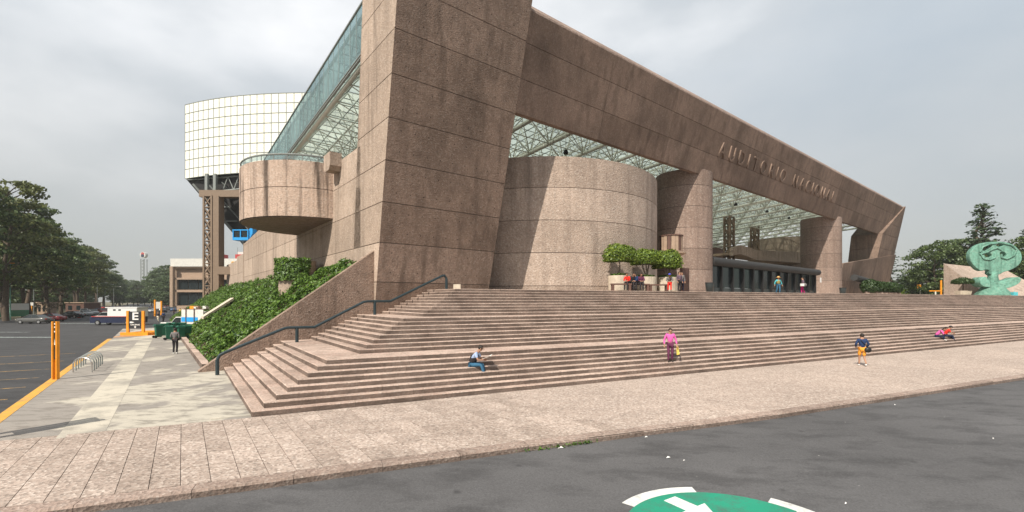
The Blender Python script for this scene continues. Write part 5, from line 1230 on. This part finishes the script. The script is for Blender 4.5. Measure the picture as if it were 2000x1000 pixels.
def person(loc, face, pose, cl, label, scale=1.0, extra=None, group=None):
    """face: heading of the local +Y axis; pose: joints override; cl: dict(shirt, trousers, shoes, hair, sleeve, short)"""
    t = thing('person', loc, label, 'person', group, R(face)); t.scale = (scale,)*3
    J = dict(pel=V(0, 0, .93), wst=V(0, .0, 1.10), che=V(0, .0, 1.30), nck=V(0, .0, 1.45), hb=V(0, .015, 1.52), hd=V(0, .03, 1.60), ht=V(0, .02, 1.68),
             sl=V(-.18, 0, 1.40), sr=V(.18, 0, 1.40), el=V(-.24, -.03, 1.12), er=V(.24, -.03, 1.12), wl=V(-.25, .07, .88), wr=V(.25, .07, .88),
             hl=V(-.09, 0, .90), hr=V(.09, 0, .90), kl=V(-.10, .03, .50), kr=V(.10, .03, .50), al=V(-.10, -.02, .09), ar=V(.10, -.02, .09))
    J.update(pose)
    fl, fr_ = pose.get('tl', J['al']+V(-.01, .15, -.045)), pose.get('tr', J['ar']+V(.01, .15, -.045))
    sk = 'skin'
    body = [[(J['pel'], .115), (J['wst'], .105), (J['che'], .125), (J['nck'], .052), (J['hb'], .062), (J['hd'], .095), (J['ht'], .07)]]
    body += [[(J['hb'], .062), (J['hb']+(J['hd']-J['hb'])*.3+V(0, .085, .0), .035)]]     # chin and jaw
    for s, e_, w_, h_ in (('sl', 'el', 'wl', -1), ('sr', 'er', 'wr', 1)):
        body.append([(J['che'], .125), (J[s], .058), (J[e_], .042), (J[w_], .026)])
        body += hand(J[w_], J[w_]-J[e_], h_, V(0, 1, 0))
    for h_, k_, a_ in (('hl', 'kl', 'al'), ('hr', 'kr', 'ar')): body.append([(J['pel'], .115), (J[h_], .085), (J[k_], .056), (J[a_], .038)])
    skinned('body', body, sk, t)
    # clothing
    sh = [[(J['pel']+V(0, 0, .02), .138), (J['wst'], .132), (J['che'], .150), (J['nck']-V(0, 0, .02), .062)]]
    for s, e_, w_ in (('sl', 'el', 'wl'), ('sr', 'er', 'wr')):
        c_ = [(J['che'], .150), (J[s], .074), (J[s].lerp(J[e_], .75), .062)]
        if cl.get('sleeve', 1): c_ += [(J[e_], .056), (J[e_].lerp(J[w_], .95), .040)]
        sh.append(c_)
    skinned('shirt', sh, cl['shirt'], t)
    tr_ = [[(J['pel'], .142)]]; tr_ = []
    for h_, k_, a_ in (('hl', 'kl', 'al'), ('hr', 'kr', 'ar')):
        c_ = [(J['pel'], .140), (J[h_], .100), (J[k_] if not cl.get('short') else J[h_].lerp(J[k_], .9), .074 if not cl.get('short') else .085)]
        if not cl.get('short'): c_.append((J[a_]+V(0, 0, .0), .058))
        tr_.append(c_)
    skinned('trousers', tr_, cl['trousers'], t)
    for a_, f_ in (('al', fl), ('ar', fr_)): skinned('shoe', [[(J[a_]+V(0, -.03, -.04), .048), (J[a_]+V(0, .05, -.04), .048), (f_, .038)]], cl.get('shoes', 'cloth_shoe'), t)
    hv = (J['hd']-J['nck']).normalized(); hc = J['hd']+V(0, -.022, .03)
    hm = MB().ball((0, 0, 0), (.102, .112, .105), 14, 9); hm.f = [f for f in hm.f if not all(hm.v[i].y > .045 and hm.v[i].z < .055 for i in f) and not all(hm.v[i].z < -.075 for i in f)]
    ho = hm.build('hair', cl.get('hair', 'hair'), t, True, True); ho.location = hc
    if cl.get('long'): skinned('hair_fall', [[(J['hd']+V(0, -.08, .0), .07), (J['nck']+V(0, -.10, -.05), .065), (J['nck']+V(0, -.10, -.2), .03)]], 'hair', t)
    fc = MB()
    for s in (-1, 1): fc.ball(J['hd']+V(s*.034, .088, .0), .012, 6, 4)
    fc.build('eyes', 'black', t, False, True)
    ns = MB().tube(J['hd']+V(0, .09, .01), J['hd']+V(0, .115, -.03), .010, .016, n=6).build('nose', 'skin', t, True, True)
    MB().box(J['hd']+V(0, .092, -.062), (.045, .012, .010)).build('mouth', 'red_paint', t, False, True)
    for s in (-1, 1): MB().ball(J['hd']+V(s*.098, -.005, -.01), (.014, .024, .032), 6, 5).build('ear', 'skin', t, True, True)
    if cl.get('cap'):
        cp = MB().ball((0, 0, 0), (.112, .118, .10), 14, 8); cp.f = [f for f in cp.f if not all(cp.v[i].z < -.01 for i in f)]
        cp.prism([(-.08, .08, .0), (.08, .08, 0), (.06, .21, -.02), (-.06, .21, -.02)], [(-.08, .08, .015), (.08, .08, .015), (.06, .21, -.008), (-.06, .21, -.008)])
        o = cp.build('cap', cl['cap'], t, True, True); o.location = hc+V(0, .01, .015)
    if cl.get('hat'):
        o = MB().lathe((0, 0, 0), [(.24, -.01), (.25, .01), (.12, .02), (.105, .12), (.06, .14)], 18).build('hat', cl['hat'], t, True, True); o.location = hc+V(0, .01, .03)
    if cl.get('vest'): skinned('vest', [[(J['pel']+V(0, 0, .03), .165), (J['wst'], .170), (J['che']-V(0, 0, .04), .205), (J['che']-V(0, .02, -.08), .17)]], cl['vest'], t)
    return t, J
def sit(seat, drop, spread=.1, fwd=.46, lean=.12, pel_y=0.0):
    """joints for sitting at height `seat` (local z of the seat) with the feet `drop` below it"""
    p = V(0, pel_y, seat+.10)
    return dict(pel=p, wst=p+V(0, lean*.25, .17), che=p+V(0, lean*.7, .36), nck=p+V(0, lean*1.2, .51), hb=p+V(0, lean*1.5, .57), hd=p+V(0, lean*1.8+.02, .65), ht=p+V(0, lean*1.85, .73),
                sl=p+V(-.18, lean*1.0, .46), sr=p+V(.18, lean*1.0, .46), el=p+V(-.24, lean+.12, .20), er=p+V(.24, lean+.12, .20), wl=p+V(-.10, .42, .14), wr=p+V(.10, .42, .14),
                hl=p+V(-.09, .03, -.02), hr=p+V(.09, .03, -.02), kl=p+V(-spread, fwd, .0), kr=p+V(spread, fwd, .0), al=V(-spread-.01, pel_y+fwd+.04, seat-drop+.09), ar=V(spread+.01, pel_y+fwd+.06, seat-drop+.09))
def step_at(u, k, off=.18):
    """point on tread k (top at k*RS) at photo column u, `off` behind the nose"""
    a = hip(k-1)+NF*off; r = (u-1000)/FPX; s = (r*a.y-a.x)/(DD.x-r*DD.y); p = a+DD*s; p.z = k*RS; return p
face_front = math.degrees(math.atan2(-NF.y, -NF.x))-90      # heading of someone walking down the stairs

# man reading a newspaper
p = step_at(921, 5, .22); p.z = 5*RS
t, J = person(p, face_front+52, {**sit(0, 2*RS+.06, .11, .44, .22), 'al': V(-.13, .50, -.25), 'ar': V(.10, .56, -.25), 'wl': V(-.10, .50, .30), 'wr': V(.12, .50, .30)}, dict(shirt='cloth_lightblue', trousers='cloth_jeans', sleeve=0, vest='cloth_charcoal', hair='hair'), 'man in dark vest and jeans reading a newspaper on the lower steps')
np_ = thing('newspaper', p, 'open white newspaper held by the seated man', 'newspaper', rz=R(face_front+52))
m_ = MB()
for s in (-1, 1): m_.prism([(0, .50, .30), (s*.27, .54, .36), (s*.27, .82, .50), (0, .78, .44)], [(0, .50, .306), (s*.27, .54, .366), (s*.27, .82, .506), (0, .78, .446)])
m_.build('sheet', 'paper', np_, False, True)
# woman in pink
p = step_at(1309, 3, .12)
t, J = person(p, face_front-34, dict(kl=V(-.10, .04, .50), al=V(-.10, -.06, .11), kr=V(.10, .10, .52), ar=V(.10, .06, .09), hd=V(0, .05, 1.59), wl=V(-.30, .10, .90), el=V(-.29, -.02, 1.12), er=V(.29, -.02, 1.12), wr=V(.31, .10, .90)), dict(shirt='cloth_pink', trousers='cloth_purple', hair='hair'), 'woman in a pink blouse and purple trousers walking down the steps', .97)
bg = thing('yellow_bag', p, 'flat yellow bag carried by the woman in pink', 'bag', rz=R(face_front-34))
# camera sees her left hand on the right side of the photo
MB().prism([(-.44, .02, .40), (-.30, .02, .36), (-.30, .06, .36), (-.44, .06, .40)], [(-.36, .05, .80), (-.28, .05, .80), (-.28, .08, .80), (-.36, .08, .80)]).build('bag', 'cloth_yellowbag', bg, False, True)
# man with navy jacket and orange shorts, seen from behind
p = gp(1684, 715)
t, J = person(p, -18, dict(kl=V(-.09, .10, .50), al=V(-.10, .10, .09), kr=V(.09, .0, .48), ar=V(.10, -.22, .14), el=V(-.29, -.02, 1.15), wl=V(-.22, .18, 1.0), er=V(.29, -.02, 1.15), wr=V(.22, .16, .98)), dict(shirt='cloth_navy', trousers='cloth_orange_cloth', short=1, shoes='cloth_whitecloth'), 'man in navy jacket and orange shorts walking away on the pavement', 1.02)
bg = thing('shoulder_bag', p, 'black shoulder bag on the hip of the man in orange shorts', 'bag', rz=R(-18)); MB().ball((.20, -.17, .90), (.17, .10, .15), 12, 8).build('bag', 'black', bg, True, True); MB().tube((.22, -.15, 1.0), (-.12, -.14, 1.42), .015, n=5).build('strap', 'black', bg, False, True)
# couple on the right
p = step_at(1845, 4, .2)
person(p, face_front+38, {**sit(0, 2*RS+.08, .13, .44, .20), 'wl': V(.10, .46, .30), 'wr': V(.16, .44, .28), 'al': V(-.14, .5, -.25), 'ar': V(.14, .52, -.25)}, dict(shirt='cloth_red_cloth', trousers='cloth_darkblue', sleeve=0, cap='cloth_charcoal'), 'man in red shirt and dark cap sitting on the right of the steps', 1.0)
p = step_at(1828, 4, .26)
person(p, face_front+20, {**sit(0, 2*RS-.02, .10, .46, .34), 'al': V(-.05, .46, -.16), 'ar': V(.12, .50, -.16)}, dict(shirt='cloth_pink', trousers='cloth_darkblue', long=1, shoes='cloth_whitecloth'), 'woman in pink jacket leaning towards the man in red on the steps', .95)
# two on the plaza
def plz(u, y): return Vector(((u-1000)/FPX*y, y, 4.24))
person(plz(1520, 46), 185, dict(kl=V(-.10, .12, .52), al=V(-.11, .05, .09), kr=V(.10, -.02, .50), ar=V(.11, -.18, .11), el=V(-.34, -.03, 1.16), wl=V(-.40, .03, .92), er=V(.34, -.03, 1.16), wr=V(.40, .03, .92)), dict(shirt='cloth_teal', trousers='cloth_jeans', hat='cloth_straw', vest='cloth_olive'), 'person in teal shirt, olive vest and straw hat walking before the doors')
person(plz(1568, 46.5), 70, dict(kl=V(-.10, .16, .52), al=V(-.11, .12, .09), kr=V(.10, .0, .50), ar=V(.11, -.2, .10)), dict(shirt='cloth_mauve', trousers='cloth_magenta', hair='hair'), 'person in dark jacket and magenta trousers walking before the last doors')
bg = thing('white_bag', plz(1566.5, 46.2), 'white shoulder bag of the person in magenta trousers', 'bag'); MB().box((-.05, -.1, .92), (.36, .12, .26)).build('bag', 'cloth_whitecloth', bg, False, True); MB().ball((.30, 0, .92), (.2, .12, .18), 10, 7).build('pouch', 'cloth_greycloth', bg, True, True)
# group on the benches
for u, y, f, sh, tr_, lab, kw in [(1226, 33.5, 150, 'cloth_red_cloth', 'cloth_charcoal', 'person in red top sitting at the left of the bench group', {}), (1235, 33.6, 190, 'cloth_charcoal', 'cloth_charcoal', 'person in black with long hair sitting second on the bench', dict(long=1)), (1244, 33.5, 120, 'cloth_navy', 'cloth_charcoal', 'person in navy and white sitting third on the bench', {}), (1252, 33.9, 170, 'cloth_purple', 'cloth_charcoal', 'person in dark purple sitting fourth on the bench', {})]:
    person(plz(u, y), f, sit(.58, .58), dict(shirt=sh, trousers=tr_, **kw), lab, .93, group='people on the plaza benches')
person(plz(1308, 34.9), 160, sit(.58, .58, lean=.3), dict(shirt='cloth_greycloth', trousers='cloth_red_cloth', cap='cloth_bluecap'), 'person with blue cap and red trousers bending on the bench', .95)
person(plz(1327, 35.6), 200, {}, dict(shirt='cloth_mauve', trousers='cloth_charcoal', long=1), 'person with long dark hair standing right of the benches', .93)
person(plz(1331.5, 36.0), 170, {}, dict(shirt='cloth_greycloth', trousers='cloth_darkblue'), 'person in grey patterned top standing at the brown door', .93)
# pedestrian left
person(gp(342, 691), 20, dict(kl=V(-.08, .04, .50), al=V(-.09, .0, .09), wl=V(-.12, .22, 1.02), wr=V(.10, .22, .98)), dict(shirt='cloth_greycloth', trousers='cloth_charcoal', shoes='cloth_whitecloth'), 'pedestrian in grey standing in front of the green bins')
person(gp(309, 629, 0), 170, dict(kl=V(-.1, .1, .5), ar=V(.1, -.2, .1)), dict(shirt='cloth_charcoal', trousers='cloth_cream'), 'left of two far pedestrians, in dark top and pale trousers')
person(gp(319, 628.5, 0), 10, dict(kl=V(-.1, .1, .5), ar=V(.1, -.2, .1)), dict(shirt='cloth_navy', trousers='cloth_charcoal'), 'right of two far pedestrians, in a navy jacket')
for u, y, sh, lab in ((340, 108, 'cloth_charcoal', 'far pedestrian in black at the corner of the office block'), (352, 106, 'cloth_yellowbag', 'far worker in yellow before the office block'), (360, 106, 'cloth_red_cloth', 'far worker in red before the office block')):
    person(Vector(((u-1000)/FPX*y, y, .0)), 180, {}, dict(shirt=sh, trousers='cloth_charcoal'), lab)

# ------------------------------------------------------------------ smoggy air
hz_ = MB().box((0, 560, 26.2), (2100, 1760, 56)).build('haze', None); tag(hz_, kind='stuff')
hm = bpy.data.materials.new('haze_air'); hm.use_nodes = True; n_ = hm.node_tree.nodes; n_.clear()
ho_ = n_.new('ShaderNodeOutputMaterial'); pv = n_.new('ShaderNodeVolumePrincipled'); pv.inputs['Color'].default_value = (.86, .88, .88, 1); pv.inputs['Density'].default_value = .0003; pv.inputs['Anisotropy'].default_value = .2
hm.node_tree.links.new(pv.outputs[0], ho_.inputs['Volume']); hz_.data.materials.append(hm)
